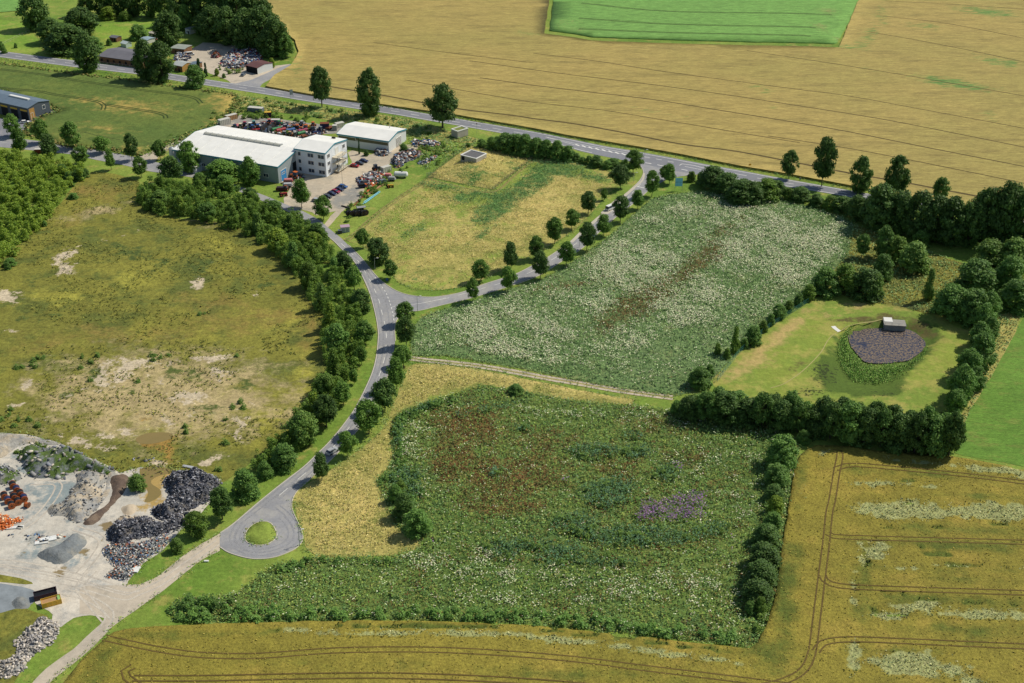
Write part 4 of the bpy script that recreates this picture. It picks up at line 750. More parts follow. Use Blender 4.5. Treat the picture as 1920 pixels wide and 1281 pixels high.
stripeC = lambda x, y: np.clip((1-.85*sstep(.2, .6, blobs(x, y, [(1290,675,120,55,-20,1),(900,676,130,12,8,.9),(1150,712,120,14,8,.9),(1240,382,60,14,-20,.8),(1010,560,60,26,-20,.45),(1400,520,60,40,-30,.5),(1130,610,60,20,0,.4)])))*(.2+.8*sstep(.38, .62, fbm(x*.86+y*.5, (y*.86-x*.5)*.35, 12, 21)))*(1-.8*sstep(.2, .6, blobs(x, y, CRUST)))*sstep(0, 9, dist_poly(x, y, CW)), 0, 1)
CW = np.array(Ws(CP_)); DW = np.array(Ws(DP))
tufts('meadow_herbs', pts_in(CP_, 1.3), .8, .42, 3, [g1, g2, g3, g4, g1], 'grey-green herbs covering the flowering meadow', 'herbs')
tufts('white_umbels', pts_in(CP_, 4.6, lambda x, y: stripeC(x, y)*sstep(.15, .6, fbm(x, y, 5, 23))), .95, .39, 2, wh, 'white flower heads strewn across the large meadow', 'wildflowers', flat=1, spread=.4)
tufts('dock_stalks', pts_in(CP_, 2.2, lambda x, y: sstep(.12, .6, blobs(x, y, CRUST)+.7*(fbm(x, y, 6, 31)-.5))), 1.0, .35, 3, [lin(124, 92, 56), lin(108, 82, 50), lin(136, 114, 70)], 'rusty dock stalks across the middle of the flowering meadow', 'weeds')
LUSHD = [(1140,930,50,30,0,.9),(1080,985,60,22,0,.7),(1200,1010,120,22,0,.8),(960,1030,70,20,0,.7),(1060,1045,80,24,0,.6),(1250,890,26,16,0,.8),(1120,850,60,16,0,.7),(1090,850,40,16,0,.6),(1330,1000,50,20,0,.7),(930,890,20,10,0,.7),(870,780,24,8,0,.6),(920,770,90,8,-10,.5),(1190,850,30,16,0,.6),(1140,1060,90,10,0,.6),(985,805,24,8,0,.6),(1190,820,24,10,0,.6),(770,905,36,30,0,.85),(745,815,8,30,0,.9),(790,770,40,6,-25,.8)]
lushm = lambda x, y: sstep(.3, .7, blobs(x, y, LUSHD)+.5*(fbm(x, y, 7, 41)-.5))
PURP = [(1255,957,62,22,-5,.95),(1270,878,12,8,0,.6),(1222,940,14,6,0,.6),(1060,905,8,4,0,.5)]
tufts('weed_herbs', pts_in(DP, 2.0), .95, .4, 3, [g2, g1, lin(92, 124, 62), lin(146, 164, 80), lin(118, 152, 66), lin(136, 140, 76)], 'mixed green weeds of the lower meadow', 'weeds')
tufts('tall_herb_clumps', pts_in(DP, 2.2, lushm), 1.9, .4, 4, [lin(92, 128, 90), lin(78, 112, 74), lin(104, 138, 104), lin(84, 118, 68)], 'tall blue-green herb clumps in the lower meadow', 'weeds', lean=.15)
tufts('dock_stalks', pts_in(DP, 2.6, lambda x, y: np.maximum(sstep(.2, .6, blobs(x, y, DRUST)+.9*(fbm(x, y, 6, 51)-.5)), .25*sstep(.5, .65, fbm(x, y, 9, 53)))*.95), 1.15, .34, 3, [lin(126, 92, 56), lin(110, 80, 50), lin(132, 114, 66), lin(98, 88, 52)], 'rust brown dock stalks in the lower meadow', 'weeds')
WHD = [(820,740,90,18,-15,.5),(775,830,30,60,0,.6),(790,900,30,40,0,.4),(900,1060,140,34,0,.75),(1100,1100,180,40,0,.7),(1300,1110,100,50,0,.7),(1320,880,90,60,0,.55),(1250,790,100,16,8,.5),(1050,780,160,14,5,.4),(640,1090,120,26,0,.4),(520,1105,50,14,0,.5),(1390,940,30,60,0,.5),(1000,1130,200,20,0,.5)]
tufts('white_umbels', pts_in(DP, 3.0, lambda x, y: sstep(.35, .6, fbm(x, y, 4, 27))*(.06+.85*sstep(.25, .9, blobs(x, y, WHD)+.9*(fbm(x, y, 5, 61)-.5)))*(1-.7*lushm(x, y))), 1.1, .36, 2, wh, 'white flower heads strewn across the weedy lower meadow', 'wildflowers', flat=1, spread=.45)
tufts('purple_flowers', pts_in(DP, 4.2, lambda x, y: sstep(.3, .6, blobs(x, y, PURP)+.9*(fbm(x, y, 5, 71)-.5))*.8), 1.5, .4, 2, [lin(140, 104, 150), lin(122, 92, 136), lin(158, 126, 160), lin(92, 116, 84)], 'patch of purple flowers in the lower meadow', 'wildflowers', flat=1)
scatter('herb_clumps', pts_in(DP, .22, lushm), ['bush', 'tall'], L_WILLOW, (1.0, 2.0), (1.6, 3.6), 'dark blue-green thistle clumps standing above the lower meadow', 'weeds', n=200, ls=.1)
dp = [lin(204, 186, 116), lin(192, 180, 112), lin(172, 168, 94), lin(154, 158, 82), lin(212, 200, 138)]
MW_, EW_ = np.array(Ws(MP)), np.array(Ws(EP))
tufts('dry_grass', np.vstack([pts_in(MP, 1.5, lambda x, y: sstep(1, 6, dist_poly(x, y, MW_))*(1-sstep(.3, .55, blobs(x, y, LUSHM)))*(.35+.65*sstep(.4, .6, fbm(x, y, 22, 7)))), pts_in(EP, 2.2, lambda x, y: sstep(.5, 4, dist_poly(x, y, EW_))), pts_in([(802,332),(923,356),(998,298),(880,274)], 1.6)]), .75, .3, 3, dp, 'tall straw-coloured grass of the unmown meadows', 'grass', lean=.4, zf=mound_z)
tufts('sedge_swathe', pts_in(MP, 2.2, lambda x, y: sstep(.3, .6, blobs(x, y, LUSHM)+.3*(fbm(x, y, 6, 81)-.5))), 1.2, .35, 3, [lin(104, 142, 84), lin(88, 124, 72), lin(120, 154, 92)], 'dark green sedge swathe through the dry meadow', 'sedge', lean=.2)
reed = [(1579,630),(1568,655),(1572,680),(1585,704),(1603,722),(1640,727),(1678,721),(1708,702),(1732,672),(1738,652),(1728,668),(1715,679),(1690,686),(1652,690),(1620,688),(1604,672),(1592,655),(1588,640),(1594,622),(1606,614),(1590,618)]
tufts('reeds', pts_in(reed, 7, zin=-1.6), 2.0, .3, 3, [lin(124, 168, 76), lin(140, 176, 84), lin(104, 150, 64), lin(150, 174, 100)], 'bright green reed belt around the pond', 'reeds', lean=.15, z=-2.0, leafy=.9)
tufts('scrub_tufts', pts_in(LP, .35, lambda x, y: sstep(.45, .62, fbm(x, y, 16, 91))), .6, .5, 3, [lin(116, 120, 56), lin(106, 114, 54), lin(132, 134, 62)], 'low green weed tufts on the scrub land', 'weeds', lean=.5)
SB = [(150,690),(170,682),(45,690),(60,686),(30,692),(62,678),(75,672),(80,672),(150,672),(185,668),(285,668),(300,672),(315,666),(445,668),(285,676),(168,715),(258,716),(450,755),(440,765),(455,765),(345,802),(350,812),(425,832),(410,882),(65,690),(28,800),(15,780),(5,790),(35,790),(70,800),(22,770),(60,790),(420,790),(380,590)]
scatter('scrub_bushes', [W(a+random.uniform(-5, 5), b+random.uniform(-2, 2)) for a, b in SB for _ in range(2)], ['bush'], L_WILLOW, (.8, 2.0), (1.4, 3.0), 'scattered small grey-green bushes on the scrub land', 'bushes', n=160, ls=.14)
BR = [(330,1128),(440,1140),(560,1146),(700,1142),(860,1146),(960,1150),(1085,1160),(1235,1178),(1340,1190),(1400,1196),(1410,1212),(1360,1208),(1235,1196),(1085,1178),(960,1168),(720,1162),(480,1166),(420,1170),(380,1168),(325,1160)]
scatter('bramble_hedge', pts_in(BR, .22), ['bush'], L_BUSH, (1.6, 3.0), (2.6, 4.2), 'low dark bramble hedge along the wheat field', 'hedge', n=240, ls=.11)
scatter('reedy_scrub', pts_in([(318,1135),(360,1122),(430,1128),(450,1150),(400,1168),(325,1158)], .25), ['tall'], L_DARK, (2, 3.2), (2.4, 4), 'dark reedy scrub at the left end of the bramble hedge', 'scrub', n=240, ls=.11)
scatter('nettle_bank', np.vstack([pts_in([(738,850),(736,812),(745,790),(762,776),(800,762),(850,748),(850,756),(800,772),(770,788),(756,806),(757,850),(762,890),(748,890)], .3), pts_in([(512,1064),(580,1053),(660,1050),(760,1049),(760,1056),(660,1056),(580,1062),(500,1084),(478,1100)], .2), pts_in([(710,905),(740,885),(775,900),(800,940),(770,960),(740,930)], .3)]),
    ['bush'], L_BUSH, (1.4, 2.4), (2.2, 3.6), 'dark nettle bank along the mown edge of the weed meadow', 'nettles', n=220, ls=.12)
scatter('verge_thicket', np.vstack([pts_in([(560,222),(620,220),(700,228),(740,240),(660,240),(600,232)], .04), pts_in([(400,210),(450,205),(500,215),(560,224),(560,230),(440,222),(390,235)], .06), pts_in([(320,255),(400,232),(395,240),(330,262),(290,285),(280,282)], .05), pts_in([(780,262),(800,255),(840,275),(830,290),(800,300),(770,296)], .06),
    pts_in([(655,385),(700,350),(730,330),(735,335),(720,350),(690,376),(662,400),(650,420),(640,412)], .08), pts_in([(1400,1170),(1430,1120),(1444,1060),(1456,1060),(1452,1120),(1436,1180),(1420,1206),(1406,1200)], .2), pts_in([(1440,880),(1470,860),(1478,900),(1462,960),(1450,1010),(1432,1000)], .15)]),
    ['bush'], L_LIGHT, (1.0, 2.6), (1.8, 3.6), 'rank green brush on banks beside the road and yard', 'brush', n=200, ls=.13)
scatter('rough_brush', np.vstack([pts_in([(440,180),(600,203),(760,226),(880,262),(800,258),(700,226),(640,226),(560,214),(470,203),(410,230),(335,272),(300,288),(272,297),(300,272),(340,258),(400,236),(430,212)], .035), pts_in([(430,205),(470,198),(560,214),(600,226),(560,232),(500,224),(440,228)], .06), pts_in([(770,290),(800,262),(860,272),(850,300),(800,318)], .03), pts_in([(450,240),(600,244),(600,256),(450,250)], .03), pts_in([(680,335),(760,300),(770,320),(700,372),(670,392)], .03), pts_in([(412,120),(425,132),(470,128),(480,124),(470,134),(430,140),(404,128)], .1)]),
    ['bush', 'tall'], L_LIGHT, (.8, 2.2), (1.6, 3.8), 'rough green brush around the factory and the scrap yards', 'brush', n=180, ls=.13)
tufts('bank_grass', np.vstack([pts_in([(1870,590),(1915,585),(1905,622),(1884,660),(1846,727),(1822,765),(1800,815),(1815,740),(1845,690),(1862,640)], .9), pts_in([(1600,420),(1660,440),(1730,470),(1830,500),(1830,560),(1740,590),(1690,575),(1600,560),(1530,540),(1590,478)], .8), pts_in([(1500,836),(1488,880),(1479,940),(1468,1000),(1460,1060),(1440,1060),(1450,1000),(1455,900),(1480,850)], 1.2), pts_in([(440,178),(600,200),(760,222),(900,262),(880,280),(800,320),(770,290),(700,232),(640,230),(560,215),(470,205),(410,232),(335,275),(268,297),(300,272),(400,236),(430,212)], .8)]), .8, .5, 3, [g1, g3, lin(170, 166, 96), g2], 'rough mixed grass on the bank between road and factory', 'grass')
def along(L, w, dens, off=0, close=False):
    out = []
    for pts in L:
        P = np.array(resample(pts, 1.0)); t = np.gradient(P, axis=0); t /= np.linalg.norm(t, axis=1)[:, None]+1e-9; n = np.c_[-t[:, 1], t[:, 0]]
        k = rng.integers(len(P), size=int(len(P)*dens)); out.append(P[k]+n[k]*(off+rng.normal(size=(len(k), 1))*w)+rng.uniform(-.5, .5, (len(k), 2)))
    return np.vstack(out)
tufts('margin_grass', np.vstack([along([Ws(GT[:6]), Ws(GT[17:28]), Ws(GT[28:]), Ws([(762,668),(830,674),(960,693),(1085,715),(1185,732),(1262,743)]), Ws([(762,675),(830,681),(960,701),(1085,723),(1185,740),(1262,750)]), Ws(YARD[:19])], .4, 2.2), along([Ws(EP), Ws(MP), Ws(CP_), Ws(DP)], .6, 4), along([Ws(ISLE+ISLE[:1])], .2, 2)]), .4, .3, 3, [g1, g3, lin(156, 160, 84), lin(112, 140, 62)], 'uneven grass along the borders of tracks and meadows', 'grass')
tufts('crop_margin', along([Ws(NPOLY, .5)], 1.2, 3), .6, .9, 3, [lin(120, 130, 66), lin(92, 124, 60), lin(150, 142, 84)], 'ragged margin of the young cereal field', 'crop', z=.35)
def lodg_m(x, y): return sstep(.3, .65, blobs(x, y, LODG)+(fbm(x, y, 2.2, 11)-.5)*.8)
WPL = Ws(WF, WZ); WPL = [(min(max(p[0], -200), 330), p[1]) for p in WPL]
pl = pts_in(WPL, 3.0, lodg_m, jw=1)
tufts('lodged_wheat', pl, .55, .34, 2, [lin(180, 184, 128), lin(158, 168, 116), lin(196, 192, 140), lin(134, 148, 98)], 'pale flattened wheat in swirls and strips', 'crop', z=WZ-.25, zf=wheat_z, leafy=.6, spread=.5)
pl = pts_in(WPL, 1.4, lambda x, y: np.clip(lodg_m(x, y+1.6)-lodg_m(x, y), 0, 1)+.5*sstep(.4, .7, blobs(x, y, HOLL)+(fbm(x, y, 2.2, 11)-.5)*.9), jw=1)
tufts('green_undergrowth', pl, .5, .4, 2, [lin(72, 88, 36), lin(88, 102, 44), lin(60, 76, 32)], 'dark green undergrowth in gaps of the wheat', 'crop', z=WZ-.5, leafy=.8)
wt = pts_in(WPL, .6, lambda x, y: (PX(x, y)[0] > -20)*(PX(x, y)[0] < 1950)*.9, jw=1)
tufts('wheat_ears', wt, .25, .32, 1, [lin(158, 144, 68), lin(148, 136, 60), lin(132, 124, 54), lin(164, 150, 76)], 'ears standing proud of the wheat field', 'crop', z=WZ, zf=wheat_z, leafy=.6)
scatter('bank_weeds', pts_in([(30,850),(60,832),(110,838),(150,852),(190,868),(222,884),(200,892),(160,880),(130,885),(100,895),(60,890),(40,870)], .14), ['bush'], L_LIGHT, (.8, 2.0), (1.8, 3.2), 'green weeds growing over the grey spoil bank', 'weeds', n=200, ls=.13, hf=None)
tufts('field_edge_grass', np.vstack([pts_in([(498,164),(640,190),(790,212),(940,237),(1125,271),(1275,296),(1400,320),(1540,345),(1625,361),(1625,357),(1540,341),(1400,316),(1275,292),(1125,267),(940,233),(790,208),(640,186),(498,160)], 1.2), pts_in([(0,116),(150,133),(350,160),(420,172),(420,168),(350,157),(150,130),(0,110)], 1.0)]), .7, .4, 3, [g2, g4, lin(126, 140, 64)], 'rough grass along the verge of the main road', 'grass', lean=.3)
# ------------------------------------------------------------------ built things
m_roofw = plain('white_sheet_roof', lin(236, 236, 232), .5, .09, .22)
m_wallg = plain('pale_blue_grey_cladding', lin(224, 230, 238), .6, .05, .8)
m_wallw = plain('white_cladding', lin(214, 218, 218), .6, .05, .8)
m_wallgr = plain('grey_cladding', lin(152, 164, 168), .6, .06, .8)
m_trim = plain('blue_trim', lin(60, 140, 160), .5, .05, 1)
m_blue = plain('blue_door_paint', lin(66, 140, 196), .5, .06, 1)
m_glass = plain('window_glass', lin(58, 70, 88), .15, .2, .4, spec=.5)
m_frame = plain('white_frame', lin(226, 226, 222), .5, .03, 1)
m_dark = plain('dark_opening', lin(34, 36, 40), .9, .1, 1)
m_olive = plain('olive_band', lin(104, 102, 78), .7, .1, 1)
m_anth = plain('blue_grey_sheet_roof', lin(106, 122, 138), .5, .08, .4)
m_anthw = plain('dark_grey_cladding', lin(84, 92, 102), .6, .08, .8)
m_wood = plain('weathered_wood', lin(128, 98, 72), .9, .25, .8)
m_woodl = plain('light_wood', lin(178, 138, 80), .9, .2, .8)
m_felt = plain('grey_roofing_felt', lin(110, 110, 118), .9, .15, .25)
m_brownroof = plain('brown_sheet_roof', lin(104, 74, 74), .8, .12, .4)
m_conc = plain('weathered_concrete', lin(176, 172, 160), .9, .14, .6)
m_steel = plain('galvanised_steel', lin(160, 166, 170), .5, .12, 2, metal=.3)
m_tyre = plain('black_rubber', lin(34, 34, 36), .8, .2, 3)
PAL = dict(red=lin(158, 52, 54), darkred=lin(112, 40, 40), blue=lin(50, 92, 150), green=lin(54, 124, 72), orange=lin(192, 104, 54), yellow=lin(206, 168, 60), white=lin(224, 226, 224), grey=lin(150, 152, 152), dgrey=lin(72, 76, 82),
    navy=lin(38, 48, 84), black=lin(30, 32, 36), silver=lin(170, 174, 180), teal=lin(70, 136, 130), lblue=lin(140, 212, 238), rust=lin(128, 76, 50), brown=lin(96, 72, 56), cream=lin(214, 204, 170), purple=lin(150, 96, 120), magenta=lin(150, 48, 78), pink=lin(196, 120, 120), plum=lin(62, 40, 52), lime=lin(150, 190, 110), slate=lin(110, 120, 128), pale=lin(200, 198, 188), tan=lin(176, 140, 100))
PM_ = {}
def pm(c):
    if c not in PM_: PM_[c] = plain('paint_'+c, PAL[c], .5, .15, 1.2, spec=.3)
    return PM_[c]
def frame_at(name, A, B, z, label, cat, group=None):
    """empty at the ground below A, local x running to B; returns root and length"""
    a = W(*A, z); b = W(*B, z); L = math.hypot(b[0]-a[0], b[1]-a[1])
    return empty(name, a[0], a[1], 0, math.atan2(b[1]-a[1], b[0]-a[0]), label, cat, group), L
def depth_of(A, B, C, z):       # signed distance of C from line AB
    a, b, c = W(*A, z), W(*B, z), W(*C, z); L = math.hypot(b[0]-a[0], b[1]-a[1])
    return abs((b[0]-a[0])*(c[1]-a[1])-(b[1]-a[1])*(c[0]-a[0]))/L
def gable_shed(root, L, D, h, rise, wall, roof, trim=None, ov=.35, ridge=.5, seams=0):
    r = D*ridge
    MB().prismx([(0, 0), (D, 0), (D, h), (r, h+rise), (0, h)], 0, L).build('wall', wall, root)
    m = MB(); t = .22
    for (y0, z0, y1, z1) in ((-ov, h-ov*rise/r, r, h+rise), (r, h+rise, D+ov, h-ov*rise/(D-r))):
        m.prismx([(y0, z0+.03), (y1, z1+.03), (y1, z1+.03+t), (y0, z0+.03+t)], -ov, L+ov)
    if seams:
        n = int(L/seams)
        for i in range(1, n):
            x = L*i/n
            for (y0, z0, y1, z1) in ((-ov, h-ov*rise/r, r, h+rise), (r, h+rise, D+ov, h-ov*rise/(D-r))):
                m.prismx([(y0, z0+.24), (y1, z1+.24), (y1, z1+.31), (y0, z0+.31)], x-.06, x+.06)
    ro = m.build('roof', roof, root)
    if trim:
        m = MB()
        for x0, x1 in ((-ov-.08, -ov-.003), (L+ov+.003, L+ov+.08)):
            m.prismx([(-ov-.05, h-ov*rise/r-.25), (r, h+rise-.25), (D+ov, h-ov*rise/(D-r)-.25), (D+ov, h-ov*rise/(D-r)+.3), (r, h+rise+.3), (-ov-.05, h-ov*rise/r+.3)], x0, x1)
        m.box(-ov, L+ov, -ov-.12, -ov-.003, h-.45, h+.08)
        m.build('roof_edge', trim, root)
    return ro
def window(root, face, u, z, w, h, L=0, D=0, name='window', fm=None, gm=None, bars=1):
    """face: front (y=0) or right (x=L)"""
    f = MB(); g = MB()
    def b(m, u0, u1, z0, z1, d0, d1):
        if face == 'front': m.box(u0, u1, -d1, -d0, z0, z1)
        elif face == 'right': m.box(L+d0, L+d1, u0, u1, z0, z1)
    t = .16
    for (u0, u1, z0, z1) in ((u-t, u+w+t, z-t, z), (u-t, u+w+t, z+h, z+h+t), (u-t, u, z, z+h), (u+w, u+w+t, z, z+h)): b(f, u0, u1, z0, z1, .004, .12)
    for k in range(1, bars+0): b(f, u+w*k/bars-.06, u+w*k/bars+.06, z, z+h, .004, .12)
    o = f.build(name, fm or m_frame, root); b(g, u, u+w, z, z+h, .006, .05); g.build('pane', gm or m_glass, o); return o
def door(root, face, u, w, h, L, mat, name='door', z=0, slats=0):
    m = MB()
    def b(u0, u1, z0, z1, d0, d1):
        if face == 'front': m.box(u0, u1, -d1, -d0, z0, z1)
        else: m.box(L+d0, L+d1, u0, u1, z0, z1)
    b(u, u+w, z, z+h, .005, .08)
    for k in range(slats): b(u+.1, u+w-.1, z+h*(k+.35)/slats, z+h*(k+.6)/slats, .08, .14)
    return m.build(name, mat, root)
# long factory hall
hz = 8.0
A, B_, D_ = (325, 280.5), (520.3, 313), (406.2, 236)
hall, L = frame_at('factory_hall', A, B_, hz, 'long low factory hall with white roof and ridge skylight', 'hall'); Dp = depth_of(A, B_, D_, hz)
gable_shed(hall, L, Dp, hz, 2.6, m_wallgr, m_roofw, m_trim, seams=6)
sk = MB(); n = 10; y0 = Dp*.5
prof = [(y0-1.5, hz+2.3)]+[(y0-1.5*math.cos(t), hz+2.4+1.1*math.sin(t)) for t in np.linspace(.1, math.pi-.1, 7)]+[(y0+1.5, hz+2.3)]
sk.prismx(prof, L*.1, L*.84); skl = sk.build('skylight', plain('ribbed_skylight', lin(176, 176, 166), .4, .1, 2), hall)
sb = MB(); [sb.prismx([(y0-1.58, hz+2.45), (y0-1.0, hz+3.45), (y0, hz+3.62), (y0+1.0, hz+3.45), (y0+1.58, hz+2.45)], L*.1+L*.74*k/12-.12, L*.1+L*.74*k/12+.12) for k in range(13)]; sb.build('rib', m_steel, skl)
window(hall, 'right', Dp*.06, 0, 4.4, 5.2, L, name='gate', gm=m_blue, bars=1); door(hall, 'right', Dp*.34, 5.0, 5.6, L, m_dark, 'doorway')
window(hall, 'right', Dp*.06+1, 3.3, 2.2, .7, L)
for k in range(9): window(hall, 'front', L*(.06+.1*k), 2.2, 2.6, 1.5, L, bars=2)
for k in range(9): MB().box(L*(.02+.12*k), L*(.02+.12*k)+.1, -.14, -.005, 0, hz-.5).build('downpipe', m_steel, hall)
ann = MB().box(L*.14, L*.27, -5, -.01, 0, 3.4); ao = ann.build('side_annex', m_wallg, hall); MB().box(L*.14-.3, L*.27+.3, -5.3, -.02, 3.403, 3.62).build('annex_roof', m_roofw, ao)
# office block
oz = 11.6
A, B_, C_ = (552.6, 278.6), (609.3, 287.4), (648.9, 261.8)
off, L = frame_at('office_block', A, B_, oz, 'three-storey pale office block joined to the factory hall', 'office'); Do = depth_of(A, B_, C_, oz)
gable_shed(off, L, Do, oz, 1.8, m_wallg, m_roofw, m_trim, ridge=.42)
for fl, z in enumerate((1.2, 5.0, 8.6)):
    window(off, 'front', L*.10, z, 1.3, 1.7, L); window(off, 'front', L*.42, z, 2.9, 1.7, L, bars=2); window(off, 'front', L*.76, z, 3.1, 1.7, L, bars=2)
    window(off, 'right', Do*.09, z, 2.0, 1.6, L, bars=2)
    window(off, 'right', Do*.80, z, 2.0, 1.6, L, bars=2)
    if fl < 2: door(off, 'right', Do*.50, 1.4, 2.6, L, m_dark if fl == 0 else m_wallgr, 'door', z=z-1.0)
window(off, 'right', Do*.46, 8.2, 2.6, 2.6, L, name='window', gm=m_frame)
st_ = MB()
for z in (.9, 4.3, 7.4): st_.box(L+.01, L+3.2, Do*.30, Do*.74, z, z+.22)
fs = st_.build('fire_escape', plain('cream_balcony', lin(206, 198, 178), .8, .1, 1), off)
r = MB()
for z in (.9, 4.3, 7.4):
    for (p, q) in (((L+3.15, Do*.30), (L+3.15, Do*.74)), ((L+.1, Do*.30), (L+3.15, Do*.30)), ((L+.1, Do*.74), (L+3.15, Do*.74))): r.obox(p, q, .08, .08, z+1.15); r.obox(p, q, .05, .05, z+.7)
for y in (.30, .52, .74): r.box(L+3.05, L+3.2, Do*y-.06, Do*y+.06, 0, 8.5)
r.build('railing', m_steel, fs)
s2 = MB(); 
for z0, ya, yb in ((0, .86, .74), (1.12, .32, .72), (4.52, .72, .34)):
    for k in range(10): s2.box(L+1.9, L+2.9, Do*(ya+(yb-ya)*k/10), Do*(ya+(yb-ya)*(k+.9)/10) if yb > ya else Do*(ya+(yb-ya)*k/10)+.4, z0+(3.1 if z0 else .9)*(k+1)/10-.12, z0+(3.1 if z0 else .9)*(k+1)/10)
s2.build('stairs', m_steel, fs)
MB().box(L*.62, L*.62+1.6, Do*.9-1, Do*.9, oz+.6, oz+1.3).build('roof_vent', m_dark, off)
# white store
wz = 5.8
A, B_, C_ = (632.8, 251), (728.5, 265), (761, 242.6)
sto, L = frame_at('storage_hall', A, B_, wz, 'wide white storage hall with slatted end gate behind the office', 'hall'); Dw = depth_of(A, B_, C_, wz)
gable_shed(sto, L, Dw, wz, 1.7, m_wallw, m_roofw, m_trim)
MB().box(.6, L-.4, -.09, -.004, wz-2.3, wz-.9).build('wall_band', m_olive, sto)
window(sto, 'right', Dw*.42, 0, 5.2, 4.6, L, name='gate', gm=m_dark); g_ = MB(); [g_.box(L+.13, L+.2, Dw*.42, Dw*.42+5.2, .4+k*.65, .7+k*.65) for k in range(7)]; g_.build('gate_slats', m_frame, sto)
window(sto, 'front', L*.36, wz-1.9, 1.2, 1.7, L)
MB().tube((L*.75, Dw*.8, wz), (L*.75, Dw*.8, wz+2.6), .15).build('vent_pipe', m_steel, sto)
# anthracite hall at the left edge
nz = 6.6
A, B_, C_ = (-62, 178), (51.5, 203.5), (81.5, 187)
hl, L = frame_at('workshop_hall', A, B_, nz, 'dark grey workshop hall with blue-grey roof at the left edge', 'hall'); Dn = depth_of(A, B_, C_, nz)
gable_shed(hl, L, Dn, nz, 1.4, m_anthw, m_anth, None, seams=5)
MB().box(L*.55, L*.86, Dn*.5-.8, Dn*.5+.8, nz+1.2, nz+2.1).build('skylight', m_frame, hl)
for k in range(5): window(hl, 'front', L-5.6-k*7.2, 0, 5.0, 4.4, L, name='gate', gm=m_dark, fm=m_anthw); 
for k in range(5): MB().box(L-5.6-k*7.2, L-.6-k*7.2, -.2, -.13, 4.7, 5.5).build('sign_board', pm('yellow'), hl)
window(hl, 'right', Dn*.66, 3.6, 1.6, 1.8, L); window(hl, 'right', Dn*.10, .2, 1.4, 3.4, L, name='door', gm=m_frame); MB().box(L+.01, L+.1, Dn*.05, Dn*.28, .1, nz-.6).build('timber_panel', m_woodl, hl)
# long timber shed by the main road
A, B_, C_ = (184, 105.5), (268, 117), (211, 88)
sh, L = frame_at('timber_shed', A, B_, 3.6, 'long weathered timber shed with grey felt roof and white chimney by the main road', 'shed'); Ds = depth_of(A, B_, C_, 3.6)
gable_shed(sh, L, Ds, 3.6, 1.6, m_wood, m_felt, None)
for k in range(7): window(sh, 'front', L*(.05+.135*k), 1.0, 1.5, 1.4, L, fm=m_wood, gm=m_dark)
MB().box(L*.66, L*.66+1.3, Ds*.45, Ds*.45+1.3, 4.2, 8.2).build('chimney', m_frame, sh); MB().box(L*.42-.15, L*.42+.15, -.3, Ds*.5, 3.9, 5.6)
# small sheds of the scrap yard
def hut(name, A, B_, C_, z, rise, wall, roof, label, cat='shed', win=True, rwall=None, ridge=.5):
    e, L = frame_at(name, A, B_, z, label, cat); D = depth_of(A, B_, C_, z); gable_shed(e, L, D, z, rise, wall, roof, None, ov=.25, ridge=ridge)
    if rwall: MB().prismx([(.05, 0), (D-.05, 0), (D-.05, z-.05), (D*ridge, z+rise-.1), (.05, z-.05)], L+.005, L+.05).build('end_wall', rwall, e)
    if win: window(e, 'front', L*.3, 1.0, 1.0, 1.0, L, fm=wall, gm=m_dark); door(e, 'front', L*.62, 1.1, 2.1, L, m_dark)
    return e
hut('timber_shed', (322,121.5), (341,125), (355,117), 3.4, 1.0, m_wood, plain('tin_roof', lin(176, 182, 180), .6, .1, .6), 'small timber shed with pale tin roof beside the road trees', rwall=m_woodl)
hut('tool_shed', (353,122), (364,123.5), (372,116), 2.8, .6, m_wood, m_anth, 'low lean-to with grey roof right of the small timber shed')
hut('scrap_shed', (461,123), (482,128), (502,116.5), 3.6, .9, m_dark, m_brownroof, 'brown roofed shed with white end wall at the scrap heap', rwall=m_wallw)
hut('open_shelter', (320,90.5), (345,93), (352,85), 3.0, .3, m_wood, plain('mossy_tin', lin(150, 158, 152), .8, .15, .5), 'open shelter with pale flat roof beside the scrap yard')
hut('garden_shed', (205,70), (218,72), (224,68), 2.4, .6, m_wood, m_felt, 'small garden shed with grey roof on the lawn')
hut('greenhouse', (226,81), (236,83.5), (240,79), 2.2, 1.0, plain('greenhouse_panes', lin(190, 206, 206), .2, .1, 1, spec=.5), plain('greenhouse_roof', lin(196, 208, 206), .2, .1, 1, spec=.5), 'little glass greenhouse behind the long shed', 'greenhouse', win=False)
hut('white_cabin', (347,54), (355,56), (362,50), 3.0, .2, m_wallw, m_steel, 'small white cabin with dark window in the wood shadow', 'cabin')
for (x, y, w) in ((265,74,9),(275,70,9),(284,66,8),(272,78,8)): pass
hut('lean_to', (263,73), (276,76), (282,70), 2.2, .4, m_wallw, plain('pale_blue_sheet', lin(150, 172, 186), .5, .1, 1), 'low lean-to with pale blue roof below the big garden tree')
hut('white_lean_to', (278,62), (290,64), (296,60), 2.2, .4, m_wallw, m_conc, 'low white lean-to with pale roof beside the big garden tree')
